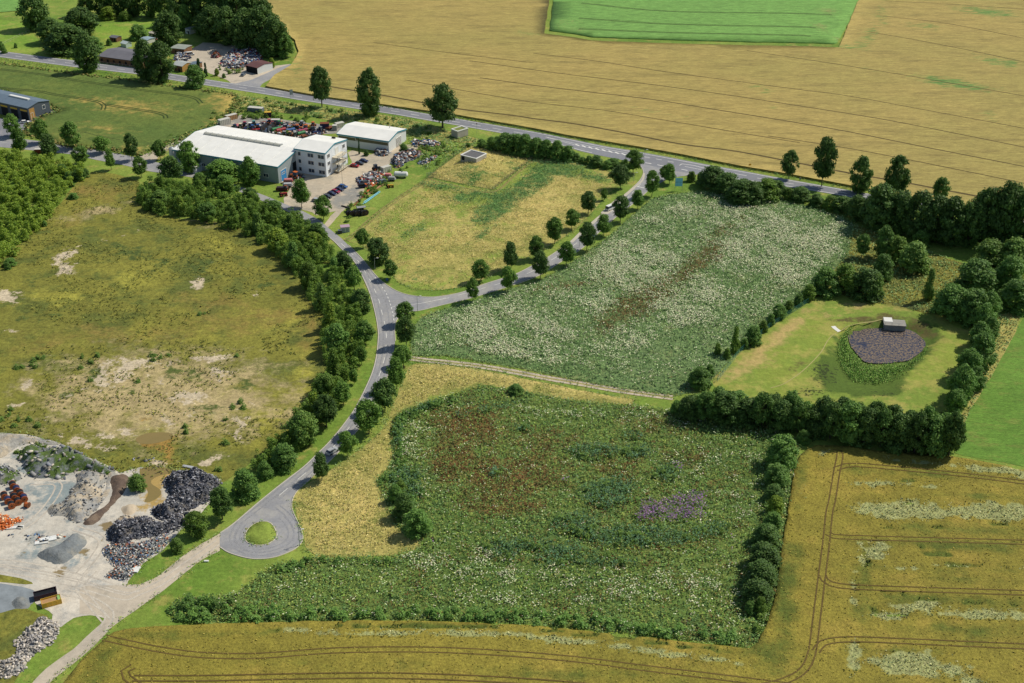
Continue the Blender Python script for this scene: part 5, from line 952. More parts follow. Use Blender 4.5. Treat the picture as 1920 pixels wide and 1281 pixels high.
# reservoir houses
def slab_house(name, A, B_, C_, z0, h, label, roofm, step=False):
    a = W(*A, z0+h); b = W(*B_, z0+h); L = math.hypot(b[0]-a[0], b[1]-a[1]); D = depth_of(A, B_, C_, z0+h)
    e = empty(name, a[0], a[1], z0-1, math.atan2(b[1]-a[1], b[0]-a[0]), label, 'concrete house'); H = h+1
    MB().box(0, L, 0, D, 0, H).build('wall', m_conc, e); MB().box(.5, L-.5, .5, D-.5, H+.004, H+.1).build('roof', roofm, e)
    m = MB(); [m.box(*q) for q in ((-.12, L+.12, -.12, .4, H+.003, H+.4), (-.12, L+.12, D-.4, D+.12, H+.003, H+.4), (-.12, .4, .403, D-.403, H+.003, H+.4), (L-.4, L+.12, .403, D-.403, H+.003, H+.4))]; m.build('parapet', m_frame, e)
    return e, L, D, H
e, L, D, H = slab_house('reservoir_house', (863.5,291.5), (893,298.8), (907,287.8), 2.5, 2.0, 'flat roofed concrete house on the grassy mound', plain('dark_gravel_roof', lin(104, 104, 106), .9, .2, 1))
MB().box(L*.06, L*.25, -.05, -.004, 1, 3).build('door', m_dark, e)
e, L, D, H = slab_house('shelter_house', (846,243), (858,247.5), (868,238), 1.2, 2.4, 'small white walled house with grassy roof beside the old oak', plain('turf_roof', lin(120, 130, 70), .9, .3, 1))
# kiosk
kx = W(640, 437); e = empty('transformer_kiosk', kx[0], kx[1], 0, .25, 'small grey transformer kiosk with mauve roof beside the lane', 'kiosk')
MB().box(0, 3.6, 0, 2.6, 0, 2.3).build('cabinet', m_wallw, e); MB().box(-.15, 3.75, -.15, 2.75, 2.303, 2.5).build('roof', plain('mauve_roof', lin(176, 150, 168), .7, .08, 1), e); door(e, 'front', .3, 1.3, 1.9, 3.6, m_wallgr); door(e, 'front', 1.9, 1.3, 1.9, 3.6, m_wallgr)
kx = W(634, 439); e = empty('meter_cabinet', kx[0], kx[1], 0, .1, 'dark green meter cabinet left of the transformer kiosk', 'cabinet'); MB().box(0, 1.6, 0, 1.2, 0, 1.5).build('cabinet', pm('dgrey'), e); MB().box(-.06, 1.66, -.06, 1.26, 1.503, 1.6).build('lid', pm('slate'), e)
# pond outlet house
a = W(1657.5, 619, -1.7); a2 = W(1697, 621.5, -1.7); e = empty('outlet_house', a[0], a[1], -2.2, math.atan2(a2[1]-a[1], a2[0]-a[0]), 'grey concrete outlet house at the pond edge with stepped slab roof', 'concrete house'); LL = math.hypot(a2[0]-a[0], a2[1]-a[1])
MB().box(0, LL, 0, 4.4, 0, 2.5).build('wall', plain('stained_concrete', lin(140, 140, 142), .9, .2, .5), e); MB().box(-.2, LL+.2, -.2, 4.6, 2.503, 2.68).build('roof', plain('roof_slab', lin(150, 148, 142), .9, .2, .5), e); MB().box(.1, LL*.42, 2.4, 5.8, 2.683, 2.8).box(.1, LL*.42, 4.61, 5.8, 1.5, 2.68).build('raised_slab', m_frame, e)
r = MB(); [r.box(x-.03, x+.03, -.1, -.04, 2.4, 3.5) for x in (0, LL*.33, LL*.66, LL)]; r.box(0, LL, -.1, -.04, 3.5, 3.55); r.build('railing', m_steel, e)
pv = Rib(); pv.add(resample(Ws(sm([(1562,612),(1566,616),(1574,622)], 4)), .5), 0, 1.6, .06, zf=lambda x, y: pond_z(x, y)+.02); pv.build('concrete_steps', m_frame)
pv = Rib(); pv.add(resample(Ws(sm([(1656,599),(1640,602),(1615,606),(1590,612),(1577,621),(1560,630),(1550,642),(1540,660),(1520,682),(1500,700),(1470,720),(1445,728)], 4)), 1), 0, .32, .06, zf=lambda x, y: pond_z(x, y)+.03)
pv.build('worn_path', plain('bare_path', lin(170, 162, 108), .9, .15, 1))
# ------------------------------------------------------------------ vehicles and machines
def car_proto(col, van=False, name='parked_car'):
    e = empty(name, 0, 0); l, w, h = (4.9, 1.9, 2.1) if van else (4.35, 1.78, 1.42)
    low = [(-l/2, .32), (l/2, .32), (l/2, .62), (l/2-.1, .80), (l*.24, .93), (-l/2+.12, .95), (-l/2, .8)]
    MB().prism(low, -w/2, w/2).build('body', pm(col), e)
    cab = [(l*.27, .92), (l*.10, h), (-l*.34, h), (-l*.46, .94)] if not van else [(l*.36, .92), (l*.22, h), (-l*.46, h), (-l*.49, .94)]
    MB().prism(cab, -w/2+.13, w/2-.13).build('cabin', m_glass, e)
    rf = [(cab[1][0]-.02, h+.002), (cab[1][0]-.05, h+.06), (cab[2][0]+.05, h+.06), (cab[2][0]+.02, h+.002)]
    MB().prism(rf[::-1], -w/2+.12, w/2-.12).build('roof', pm(col), e)
    for x in (l*.31, -l*.30):
        for y in (-w/2-.02, w/2-.2): MB().tube((x, y, .32), (x, y+.22, .32), .32, n=12).build('wheel', m_tyre, e)
    for y in (-w/2+.15, w/2-.5): MB().box(l/2-.02, l/2+.03, y, y+.35, .6, .76).build('headlight', m_frame, e)
    return e
def put_car(px, py, rz, col, label, group, van=False, z=.05, name='parked_car'):
    e = car_proto(col, van, name); x, y = W(px, py); e.location = (x, y, z); e.rotation_euler[2] = math.radians(rz); tag(e, label, 'van' if van else 'car', group); return e
for i, (px, py, c, lb) in enumerate(((665,313,'red','red car parked nearest the office in the row of three'), (674,308.5,'dgrey','dark grey car in the middle of the row of three by the office'), (682,304,'navy','dark blue car farthest back in the row of three by the office'))): put_car(px, py, -18, c, lb, 'cars parked by the office')
for px, py, c, lb in ((643,352,'blue','blue car at the upper end of the long parked row'), (636,357.5,'navy','dark blue car second from the upper end of the row'), (629,361.5,'magenta','crimson car in the long parked row'), (622,365.5,'navy','navy estate car below the crimson one'), (614,370.5,'dgrey','charcoal car third from the lower end of the row'), (607,374.5,'black','black car second from the lower end of the row'), (594,378,'silver','silver car at the lower end of the row beside the tree')): put_car(px, py, -24, c, lb, 'cars parked in the factory yard')
put_car(623, 849, 52, 'silver', 'silver estate car driving away on the curving road', None, name='car', z=.07)
put_car(55, 222, 12, 'white', 'white van in front of the dark grey hall', 'vehicles at the dark grey hall', van=True, name='parked_van'); put_car(47, 231, 14, 'white', 'small white car left of the white van', 'vehicles at the dark grey hall')
put_car(456, 142, 80, 'slate', 'light blue-grey pickup at the scrap yard entrance', None)
put_car(1144, 393, 48, 'white', 'white delivery van on the tree-lined side road', None, van=True, name='delivery_van')
put_car(334, 108, 25, 'silver', 'silver car beside the open shelter', 'cars in the scrap yard'); put_car(352, 110, 30, 'navy', 'dark blue car in front of the open shelter', 'cars in the scrap yard'); put_car(357, 104, 24, 'white', 'white car right of the open shelter', 'cars in the scrap yard', van=True)
def thing(name, px, py, rz, label, cat, group=None, z=0): x, y = W(px, py); return empty(name, x, y, z, math.radians(rz), label, cat, group)
def reel(px, py, rz, col, drum, label, group, R=1.05, wd=1.3, lying=False, z=0, name='cable_reel'):
    e = thing(name, px, py, rz, label, 'reel', group, z)
    for y in (-wd/2, wd/2-.12):
        f = MB().tube((0, y, R), (0, y+.12, R), R, n=20).build('flange', pm(col), e)
        MB().tube((0, y-.03 if y < 0 else y+.1, R), (0, y+.02 if y < 0 else y+.16, R), R*.24, n=10).build('hub', pm('black'), f)
        sp = MB(); yy = y-.045 if y < 0 else y+.125
        for k in range(4):
            a = k*math.pi/4; sp.add([(math.cos(a)*R*.9-.05*math.sin(a), yy, R+math.sin(a)*R*.9+.05*math.cos(a)), (math.cos(a)*R*.9+.05*math.sin(a), yy, R+math.sin(a)*R*.9-.05*math.cos(a)), (-math.cos(a)*R*.9+.05*math.sin(a), yy, R-math.sin(a)*R*.9-.05*math.cos(a)), (-math.cos(a)*R*.9-.05*math.sin(a), yy, R-math.sin(a)*R*.9+.05*math.cos(a))], [(0, 1, 2, 3)])
        sp.build('spoke', pm('brown'), f)
    MB().tube((0, -wd/2+.12, R), (0, wd/2-.12, R), R*(.95 if wd in (1.9, .9) else .8), n=18).build('cable_drum', pm(drum), e); return e
RL = 'orange reels in the quarry yard'
for px, py, d, lb in ((22.5,952,'black','nearest orange cable reel on the left of the group'), (34.5,945.5,'black','nearest orange cable reel in the middle of the group'), (46,939,'navy','nearest orange cable reel on the right of the group'), (15.5,943,'navy','second reel back in the left column'), (9,935,'black','third reel back in the left column'), (27.5,937,'black','second reel back in the middle column'), (39,930.5,'black','second reel back in the right column'), (32,922.5,'navy','third reel back in the right column'), (25,915,'black','farthest reel at the back of the group')): reel(px, py, 29, 'orange', d, lb, RL, R=1.02, wd=1.9)
reel(52, 951, 70, 'rust', 'orange', 'orange reel lying apart beside the group', RL, R=.85, wd=1.2)
def tank(px, py, rz, L, R, col, label, group=None, legs=True, z=.4, cat='tank'):
    e = thing('storage_tank', px, py, rz, label, cat, group); m = MB()
    m.tube((-L/2, 0, R+z), (L/2, 0, R+z), R, n=14, cap=False); m.tube((L/2, 0, R+z), (L/2+R*.35, 0, R+z), R, R*.55, 14); m.tube((-L/2, 0, R+z), (-L/2-R*.35, 0, R+z), R, R*.55, 14)
    m.build('vessel', pm(col), e, smooth=False)
    for x in (-L*.3, L*.3): MB().box(x-.15, x+.15, -R*.8, R*.8, 0, z+R*.4).build('saddle', pm('dgrey'), e)
    MB().tube((L*.1, 0, 2*R+z-.05), (L*.1, 0, 2*R+z+.3), .28, n=8).build('manhole', pm('dgrey'), e); return e
tank(752, 333, -6, 5.5, 1.25, 'white', 'white tanker body lying in grass beside the yard'); 
SY = 'machines behind the factory hall'
tank(519,246,38,5,.9,'green','green tank left of a red tank behind the hall',SY); tank(527,248,38,5,.9,'red','red tank behind the middle of the hall',SY); tank(545,248,36,4.5,.85,'blue','blue tank behind the hall roof end',SY); tank(568,249,36,5,.85,'magenta','crimson tank behind the roof end',SY); tank(565,254,40,4,.9,'green','green tank nearest the office roof',SY)
for i, (px, py, c) in enumerate(((493,246,'dgrey'),(497,243,'dgrey'),(501,241,'black'),(506,247,'slate'),(510,243,'dgrey'),(513,240,'black'))): reel(px, py, 52, c, 'dgrey', f'{ORD[i]} dark drum from the left in the bundle behind the hall', SY, R=1.5, wd=.9, name='steel_drum')
def container(px, py, rz, L, w, h, col, label, group=None, openc=None, lid=False, name='container'):
    e = thing(name, px, py, rz, label, 'container', group); m = MB()
    if openc:
        m.box(-L/2, L/2, -w/2, -w/2+.1, 0, h).box(-L/2, L/2, w/2-.1, w/2, 0, h).box(-L/2, -L/2+.1, -w/2+.1, w/2-.1, 0, h).box(L/2-.1, L/2, -w/2+.1, w/2-.1, 0, h).box(-L/2+.1, L/2-.1, -w/2+.1, w/2-.1, 0, .2)
        m.build('bin', pm(col), e)
        MB().box(-L/2+.1, L/2-.1, -w/2+.1, w/2-.1, .203, h*.7).build('load', pm(openc), e)
    else:
        m.box(-L/2, L/2, -w/2, w/2, .1, h).build('box', pm(col), e); MB().box(-L/2-.04, L/2+.04, -w/2-.04, w/2+.04, h+.003, h+.08).build('lid', pm(lid or 'pale'), e)
    r = MB(); n = max(3, int(L/1.0)); [r.box(-L/2+L*k/n-.05, -L/2+L*k/n+.05, -w/2-.08, -w/2-.003, .15, h-.05).box(-L/2+L*k/n-.05, -L/2+L*k/n+.05, w/2+.003, w/2+.08, .15, h-.05) for k in range(n+1)]; r.build('rib', pm(col), e)
    return e
container(724, 322, 42, 4.6, 2.3, 2.6, 'pale', 'white box trailer beside the scrap heap in the factory yard', name='box_trailer')
container(421, 233, 42, 6, 2.6, 2.8, 'pale', 'pale container behind the far end of the hall', SY, name='shipping_container')
container(434, 224, 42, 6, 2.4, 2.5, 'tan', 'brown-topped container behind the pale one', SY, name='shipping_container')
container(480, 209, -14, 8, 3, 2.2, 'slate', 'grey flat roofed cabin in the brush behind the yard', SY, name='site_cabin')
container(503, 219, 10, 3.4, 2.4, 2.6, 'plum', 'machine with yellow canopy roof at the back of the yard', SY, lid='yellow', name='canopied_machine')
container(517, 231, 0, 4.4, 2.2, 2.0, 'slate', 'blue-grey box among the machines behind the hall', SY, name='steel_box')
container(609, 240, 5, 4.4, 3, 2.6, 'navy', 'dark machine with orange roof left of the storage hall', SY, lid='rust', name='canopied_machine')
container(628, 244, 0, 2.2, 2.2, 2.6, 'grey', 'grey steel silo box left of the storage hall', SY, name='steel_box'); container(637, 238, 35, 4.4, 2.6, 2.2, 'pale', 'pale tarpaulin covered load behind the storage hall corner', SY, name='covered_load')
e_ = container(86, 1118, 24, 5.6, 2.3, 1.5, 'plum', 'dark open skip container at the quarry road', 'skips at the quarry road', openc='black', name='skip_container'); container(97, 1132, 26, 4.8, 2.3, 1.5, 'yellow', 'yellow skip container filled with rubble', 'skips at the quarry road', openc='tan', name='skip_container')
MB().box(1.6, 2.25, -.9, .9, 1.3, 1.4).build('tarpaulin', pm('lime'), bpy.data.objects['skip_container.001'])
e = thing('silo', 325, 302, 0, 'white upright silo at the left front corner of the hall', 'silo'); MB().tube((0, 0, 0), (0, 0, 6.2), 1.5, n=18).build('vessel', m_frame, e); MB().tube((0, 0, 6.2), (0, 0, 7.0), 1.5, .5, n=18).build('cap', m_steel, e)
container(33, 288-6, 5, 3.2, 2, 2, 'red', 'red container beside the lane tree', name='container') if False else container(73, 287, 5, 3.4, 2.2, 2.1, 'darkred', 'dark red container beneath the lane trees', name='container')
def tractor(px, py, rz, col, label, group, s=1.0, cab=True):
    e = thing('farm_machine', px, py, rz, label, 'machine', group)
    MB().prism([(-1.2*s, .7*s), (1.9*s, .7*s), (1.9*s, 1.5*s), (.5*s, 1.7*s), (-1.2*s, 1.5*s)], -.45*s, .45*s).build('body', pm(col), e)
    if cab: MB().prism([(-1.2*s, 1.5*s), (.4*s, 1.5*s), (.2*s, 2.7*s), (-1.1*s, 2.7*s)], -.6*s, .6*s).build('cab', m_glass, e); MB().box(-1.25*s, .35*s, -.7*s, .7*s, 2.703*s, 2.82*s).build('roof', pm(col), e)
    for x, r in ((-.9*s, .85*s), (1.4*s, .5*s)):
        for y in (-.95*s, .6*s): w = MB().tube((x, y, r), (x, y+.35*s, r), r, n=14).build('wheel', m_tyre, e); MB().tube((x, y-.03, r), (x, y+.38*s, r), r*.45, n=8).build('rim', pm('orange'), w)
    return e
def trailer(px, py, rz, col, label, group, L=4.5, load=None):
    e = thing('flat_trailer', px, py, rz, label, 'trailer', group); MB().box(-L/2, L/2, -1.1, 1.1, .8, 1.0).box(-L/2, -L/2+.1, -1.1, 1.1, 1.0, 1.6).build('bed', pm(col), e)
    MB().obox((L/2, 0), (L/2+1.8, 0), .12, .12, .75).build('drawbar', pm('dgrey'), e)
    for x in (-.6, .5):
        for y in (-1.2, .95): MB().tube((x, y, .45), (x, y+.25, .45), .45, n=12).build('wheel', m_tyre, e)
    if load: MB().prism([(-L/2+.2, 1.003), (L/2-.3, 1.003), (L/2-.6, 1.9), (-L/2+.5, 2.0)], -.9, .9).build('load', pm(load), e)
    return e
FR = 'red machines in front of the hall corner'
tractor(553, 335, 150, 'orange', 'orange tractor at the hall corner', FR, 1.25); trailer(541, 343, 10, 'darkred', 'red trailer with pink tarpaulin beside the hall corner', FR, load='pink'); trailer(540, 351, 12, 'grey', 'grey trailer below the pink tarpaulin', FR, load='silver'); trailer(527, 358, 8, 'darkred', 'dark red low trailer at the grass edge', FR, load='plum'); tractor(537, 357, 80, 'rust', 'rusty upright loader between red trailers', FR, .9); tractor(531, 368, 20, 'red', 'round red machine nearest the lane', FR, 1.0, cab=False)
SCR = 'machines in the scrap row'
tractor(706, 320, 30, 'dgrey', 'dark tractor in front of the white box trailer', SCR, 1.1)
for px, py, rz, c, l_, lb in ((684,346,45,'plum','dgrey','dark trailer at the yard edge with black load'), (695,340,45,'red','silver','trailer with red ladders in the scrap row'), (718,344,30,'teal','slate','teal framed trailer in the weeds'), (735,339,0,'grey','grey','row of grey crates below the tanker body'), (728,333,0,'pale','pink','pale crate with pink panel left of the tanker'), (679,352,20,'navy','black','low navy trailer in the scrap row')): trailer(px, py, rz, c, lb, SCR, 3.6, l_)
tractor(731, 352, 20, 'yellow', 'yellow machine half hidden in weeds', SCR, .9, cab=False)
def pipes(px0, py0, px1, py1, col, label, n=3, r=.14, z=.3, name='pipe_bundle', cat='pipes'):
    a = W(px0, py0); b = W(px1, py1); e = empty(name, a[0], a[1], 0, 0, label, cat); m = MB(); dx, dy = b[0]-a[0], b[1]-a[1]; l = math.hypot(dx, dy)
    for k in range(n): ox, oy = -dy/l*k*r*2.3, dx/l*k*r*2.3; m.tube((ox, oy, z), (dx+ox, dy+oy, z+random.uniform(0, .3)), r, n=6)
    m.build('pipe', pm(col), e); s_ = MB(); [s_.box(dx*t-.5, dx*t+.5, dy*t-.15, dy*t+.15, 0, z-r) for t in (.15, .5, .85)]; s_.build('bearer', pm('brown'), e)
pipes(684, 366, 707, 344, 'orange', 'bundle of orange pipes slanting along the yard edge'); pipes(690, 367, 720, 347, 'tan', 'bundle of brown poles right of the orange pipes'); pipes(664, 387, 684, 368, 'rust', 'long rusty poles at the lower yard edge', n=2)
a = W(682, 384); e = empty('crane_boom', a[0], a[1], 0, 0, 'light blue lattice crane boom lying in the weeds', 'crane boom'); b = W(712, 362); dx, dy = b[0]-a[0], b[1]-a[1]; m = MB()
for o, zz in ((-.4, .5), (.4, .5), (0, 1.3)): m.tube((o, o, zz), (dx+o*.4, dy+o*.4, zz*.7), .11, n=6)
for k in range(14): t = k/14; t2 = (k+.5)/14; m.tube((dx*t-.4, dy*t-.4, .5), (dx*t2, dy*t2, 1.2), .06, n=5); m.tube((dx*t2, dy*t2, 1.2), (dx*(t+.07)+.4, dy*(t+.07)+.4, .5), .06, n=5)
m.build('lattice', pm('lblue'), e); trailer(677, 392, 15, 'grey', 'grey low trailer at the foot of the blue boom', SCR, 4); pipes(640,387,652,391,'black','black beam across the driveway edge', n=2, name='beam', cat='beam')
for i, px in enumerate((654, 659, 664, 669, 675, 681, 686)): reel(px, 405+(i % 2)*.8-i*.25, 35, 'black', 'dgrey', f'{ORD[i]} black wheel from the left in the row beside the driveway', 'black wheels beside the driveway', R=1.25, wd=1.1, name='giant_wheel')
reel(653, 396, 10, 'dgrey', 'black', 'single black wheel standing apart above the row', 'black wheels beside the driveway', R=1.0, wd=1.3, name='giant_wheel')
for i, (px, py, c, s_) in enumerate(((447,238,'pink',.9),(452,241,'cream',1),(458,238,'magenta',1),(463,243,'navy',1),(468,240,'white',.8),(473,244,'blue',1),(480,245,'red',1),(486,243,'blue',.9),(476,236,'teal',.9),(498,233,'rust',1),(507,233,'pink',.9),(525,236,'green',1),(533,237,'black',1),(537,243,'grey',1),(551,244,'rust',1),(556,241,'white',.9),(560,244,'orange',1),(575,243,'orange',1),(581,240,'yellow',1),(588,238,'orange',1),(586,247,'dgrey',1.1),(594,250,'navy',1.1),(600,247,'slate',1),(567,236,'silver',.9),(571,258,'rust',1),(553,257,'grey',1),(545,256,'tan',1),(618,242,'rust',1),(440,243,'navy',1),(532,256,'grey',1.1))):
    (tractor if i % 3 else trailer)(px, py, random.uniform(0, 180), c, f'{c if c not in PAL or len(c) > 3 and c not in ("dgrey","lblue") else c} coloured machine, {ORD[i]} from the left in the crowded yard behind the hall'.replace('dgrey', 'dark grey').replace('lblue', 'light blue').replace('  ', ' '), SY)
# ------------------------------------------------------------------ heaps
def heap(name, pxpoly, h, mat, label, cat='heap', grid=1.0, rough=1.2, rs=4, slope=4.0, seed=0, z0=-.15, ridge=0, thing_=True):
    P = Ws(sm(pxpoly, 4, True)); Pn = np.array(P)
    def zf(x, y):
        d = dist_poly(x, y, Pn); s_ = sstep(0, slope, d); n = fbm(x, y, rs, seed, 4)-.5; rd = np.abs(np.sin((x*.8+y*.5)/2.2+3*vn(x, y, 8, seed)))*ridge
        return s_*h*(.8+.5*(fbm(x, y, 14, seed+9)-.4)*2)+np.clip(s_*2, 0, 1)*(n*rough*2+rd)*np.minimum(1, h/2.5)
    o = field(name, None, z0, mat, world=P, grid=grid, edge=1.2, jit=.5, zf=zf, kind=None); o['label'] = label; o['category'] = cat; return o, P, zf
def chunks(name, P, zf, n, size, pal, parent, z=0, label=None, cat=None):
    q = pts_in(P, n, jw=1); N = len(q); pal = np.array(pal); col = pal[rng.integers(len(pal), size=N)]*rng.uniform(.7, 1.3, (N, 1))
    s_ = size*rng.uniform(.4, 1.5, N); zz = zf(q[:, 0], q[:, 1])+z
    c8 = np.array([(-1,-1,-.7),(1,-1,-.7),(1,1,-.7),(-1,1,-.7),(-.8,-.8,.7),(.9,-.7,.6),(.7,.9,.8),(-.9,.8,.6)])*.5
    a = rng.uniform(0, 6.28, N); b = rng.uniform(-.7, .7, N); X = c8[None]*np.stack([s_*rng.uniform(.6, 1.8, N), s_*rng.uniform(.4, 1, N), s_*rng.uniform(.3, .8, N)], 1)[:, None, :]
    x1 = X[..., 0]*np.cos(b)[:, None]-X[..., 2]*np.sin(b)[:, None]; z1 = X[..., 0]*np.sin(b)[:, None]+X[..., 2]*np.cos(b)[:, None]
    x2 = x1*np.cos(a)[:, None]-X[..., 1]*np.sin(a)[:, None]; y2 = x1*np.sin(a)[:, None]+X[..., 1]*np.cos(a)[:, None]
    V = np.stack([x2+q[:, :1], y2+q[:, 1:], z1+zz[:, None]+.1], 2).reshape(-1, 3)
    f = np.array([(0,3,2,1),(4,5,6,7),(0,1,5,4),(1,2,6,5),(2,3,7,6),(3,0,4,7)]); F = (f[None]+8*np.arange(N)[:, None, None]).reshape(-1, 4)
    o = mesh_np(name, V, F, TM, cols=np.repeat(col, 8, 0), parent=parent); o['kind'] = 'stuff'
    if label: o['label'] = label; o['category'] = cat
    return o
m_spoil = ground_mat('spoil', lin(160, 158, 152), lin(146, 148, 150), lin(184, 172, 152), big=.06, mid=.2, fine=.9, contrast=.35, bump=.9, csplit=(.45, .6))
m_spoilg = ground_mat('weedy_spoil', lin(132, 132, 128), lin(120, 126, 132), lin(84, 104, 50), big=.06, mid=.12, fine=.8, contrast=.4, bump=.9, csplit=(.46, .56))
m_blackh = ground_mat('black_rubble', lin(84, 86, 94), lin(96, 98, 106), lin(130, 124, 116), big=.1, mid=.4, fine=1.2, contrast=.5, bump=1)
m_sand = ground_mat('sand', lin(204, 188, 164), lin(192, 178, 156), lin(176, 160, 138), fine=.8, contrast=.15, bump=.3)
m_peat = ground_mat('dark_earth', lin(110, 94, 82), lin(92, 80, 74), lin(132, 116, 100), big=.1, mid=.3, fine=.9, contrast=.3, bump=.6)
m_slate = ground_mat('slate_heap', lin(122, 128, 132), lin(134, 138, 138), lin(150, 148, 140), big=.08, mid=.3, fine=1, contrast=.25, bump=.6)
o, P, zf = heap('spoil_bank', [(-60,812),(0,811),(45,814),(95,822),(120,832),(90,838),(45,836),(20,850),(0,862),(-60,865)], 2.2, m_spoil, 'grey spoil bank at the top of the quarry yard', rough=1.2, seed=1)
o, P, zf = heap('spoil_bank', [(30,850),(55,838),(100,838),(150,850),(185,866),(222,884),(205,893),(170,886),(135,888),(120,900),(90,900),(60,897),(42,880)], 3.4, m_spoilg, 'weedy grey spoil bank behind the ribbed heap', rough=1.8, seed=2)
chunks('boulders', P, zf, .25, .9, [lin(150, 150, 150), lin(120, 124, 132), lin(176, 168, 156)], o)
o, P, zf = heap('ribbed_heap', [(140,888),(170,880),(205,886),(213,900),(196,910),(196,935),(186,950),(172,968),(158,980),(140,982),(115,972),(90,968),(84,957),(95,946),(120,935),(128,918),(140,905)], 2.3, m_spoil, 'large ribbed grey rubble heap in the middle of the quarry', rough=.9, seed=3, ridge=1.1, rs=3, slope=5)
chunks('rubble', P, zf, .8, .45, [lin(140, 142, 144), lin(158, 154, 146), lin(120, 126, 132)], o)
o, P, zf = heap('spoil_bank', [(196,888),(214,884),(226,890),(214,902),(206,925),(190,948),(178,962),(170,972),(176,950),(188,930),(196,908)], 1.8, m_spoil, 'narrow grey spoil ridge along the right flank of the ribbed heap', rough=.9, seed=21, slope=3, ridge=.5)
o, P, zf = heap('spoil_bank', [(-40,866),(0,868),(30,872),(48,890),(40,904),(10,912),(-40,915)], 1.0, m_spoilg, 'low weedy grey bank at the left edge of the quarry', rough=.9, seed=22, slope=4); chunks('stones', P, zf, .8, .5, [lin(150,152,156), lin(190,186,178), lin(120,124,130)], o)
o, P, zf = heap('spoil_bank', [(214,972),(240,966),(262,968),(275,960),(262,975),(240,984),(216,986)], .9, m_sand, 'low pale ridge of sand and rubble below the sand heap', rough=.7, seed=23, slope=2.5); chunks('rubble', P, zf, 1.4, .4, [lin(186,176,160), lin(150,146,140)], o)
wm = Rib()
for L in ([(-30,1062),(60,1078),(150,1098),(230,1120),(258,1112),(300,1094),(345,1062),(385,1034),(410,1016)], [(-30,1050),(60,1062),(160,1085),(235,1106),(262,1104)], [(30,1000),(80,960),(110,910),(60,905)], [(175,1070),(150,1100),(170,1130),(200,1165)], [(120,1110),(160,1120),(205,1150),(190,1185)], [(140,990),(190,1010),(180,1040),(150,1075)]):
    P2 = resample(Ws(sm(L, 5)), 1.); [wm.add(P2, o2, .5, .0545, lift=.0015) for o2 in (-1.0, 1.0)]
wm.build('wheel_rut', ground_mat('worn_soil', lin(190, 182, 170), lin(200, 192, 178), lin(176, 170, 160), big=.1, mid=.3, fine=.8, contrast=.2))
o, P, zf = heap('black_heap', [(303,905),(318,892),(340,884),(372,884),(400,892),(416,903),(410,922),(398,938),(372,950),(345,965),(310,978),(285,965),(284,955),(308,942),(314,925)], 3.0, m_blackh, 'upper black rubble heap beside the roadside trees', rough=2.2, seed=4, rs=2.2)
bk = [lin(72, 76, 86), lin(88, 90, 100), lin(56, 58, 68), lin(112, 114, 124), lin(164, 164, 168), lin(96, 92, 94), lin(140, 142, 150)]
chunks('rubble', P, zf, 6.0, .42, bk, o)
o, P, zf = heap('black_heap', [(200,994),(212,985),(250,972),(275,968),(305,980),(335,966),(352,975),(340,992),(318,1002),(290,1008),(258,1012),(225,1024),(204,1018),(198,1006)], 2.4, m_blackh, 'lower black rubble heap beside the mixed waste', rough=2.0, seed=5, rs=2.2)
chunks('rubble', P, zf, 6.0, .4, bk, o)
o, P, zf = heap('sand_heap', [(222,958),(226,950),(240,944),(258,944),(262,955),(250,968),(232,970)], 2.4, m_sand, 'pale pointed sand heap between the rubble heaps', rough=.3, seed=6, slope=5)
o, P, zf = heap('earth_bank', [(198,895),(228,886),(246,893),(242,918),(226,938),(205,960),(190,978),(170,988),(150,984),(170,962),(195,945),(206,920)], 2.0, m_peat, 'curving bank of dark brown earth beside the ribbed heap', rough=.8, seed=7)
o, P, zf = heap('gravel_heap', [(66,1044),(78,1033),(110,1022),(130,1008),(158,1004),(165,1018),(150,1036),(122,1058),(104,1060),(80,1052)], 3.2, m_slate, 'steep grey gravel heap with shadowed front', rough=.4, seed=8, slope=3.0)
o, P, zf = heap('slate_heap', [(18,1136),(24,1124),(36,1116),(52,1118),(60,1134),(50,1144),(30,1144)], 3.0, m_slate, 'small dark slate heap near the skips', rough=.6, seed=9, slope=4)
o, P, zf = heap('orange_scrap_heap', [(-40,962),(5,962),(20,972),(44,970),(44,977),(30,984),(14,995),(-40,996)], 1.0, plain('orange_plastic', PAL['orange'], .8, .4, 1.5, bump=.5), 'heap of bright orange plastic pipes at the left edge', rough=.8, seed=10, slope=2.5)
chunks('plastic_scrap', P, zf, 5.0, .4, [PAL['orange'], lin(220, 130, 70), lin(230, 150, 90), lin(180, 84, 40), lin(226, 200, 170)], o)
W5 = [lin(200, 200, 198), lin(150, 152, 156), lin(96, 100, 108), lin(178, 168, 150), lin(64, 66, 72), lin(120, 128, 140), lin(170, 110, 80), lin(80, 110, 150), lin(214, 210, 204), lin(54, 58, 66)]
o, P, zf = heap('waste_heap', [(190,1032),(205,1022),(240,1018),(275,1015),(308,1000),(318,1012),(300,1034),(280,1045),(262,1062),(248,1082),(232,1092),(215,1086),(196,1082),(210,1065),(196,1045)], 1.1, m_slate, 'mixed waste heap with white and orange scraps', rough=1.0, seed=11, rs=2.5, slope=2.5)
chunks('scraps', P, zf, 6, .38, W5+W5+[PAL['orange']], o)
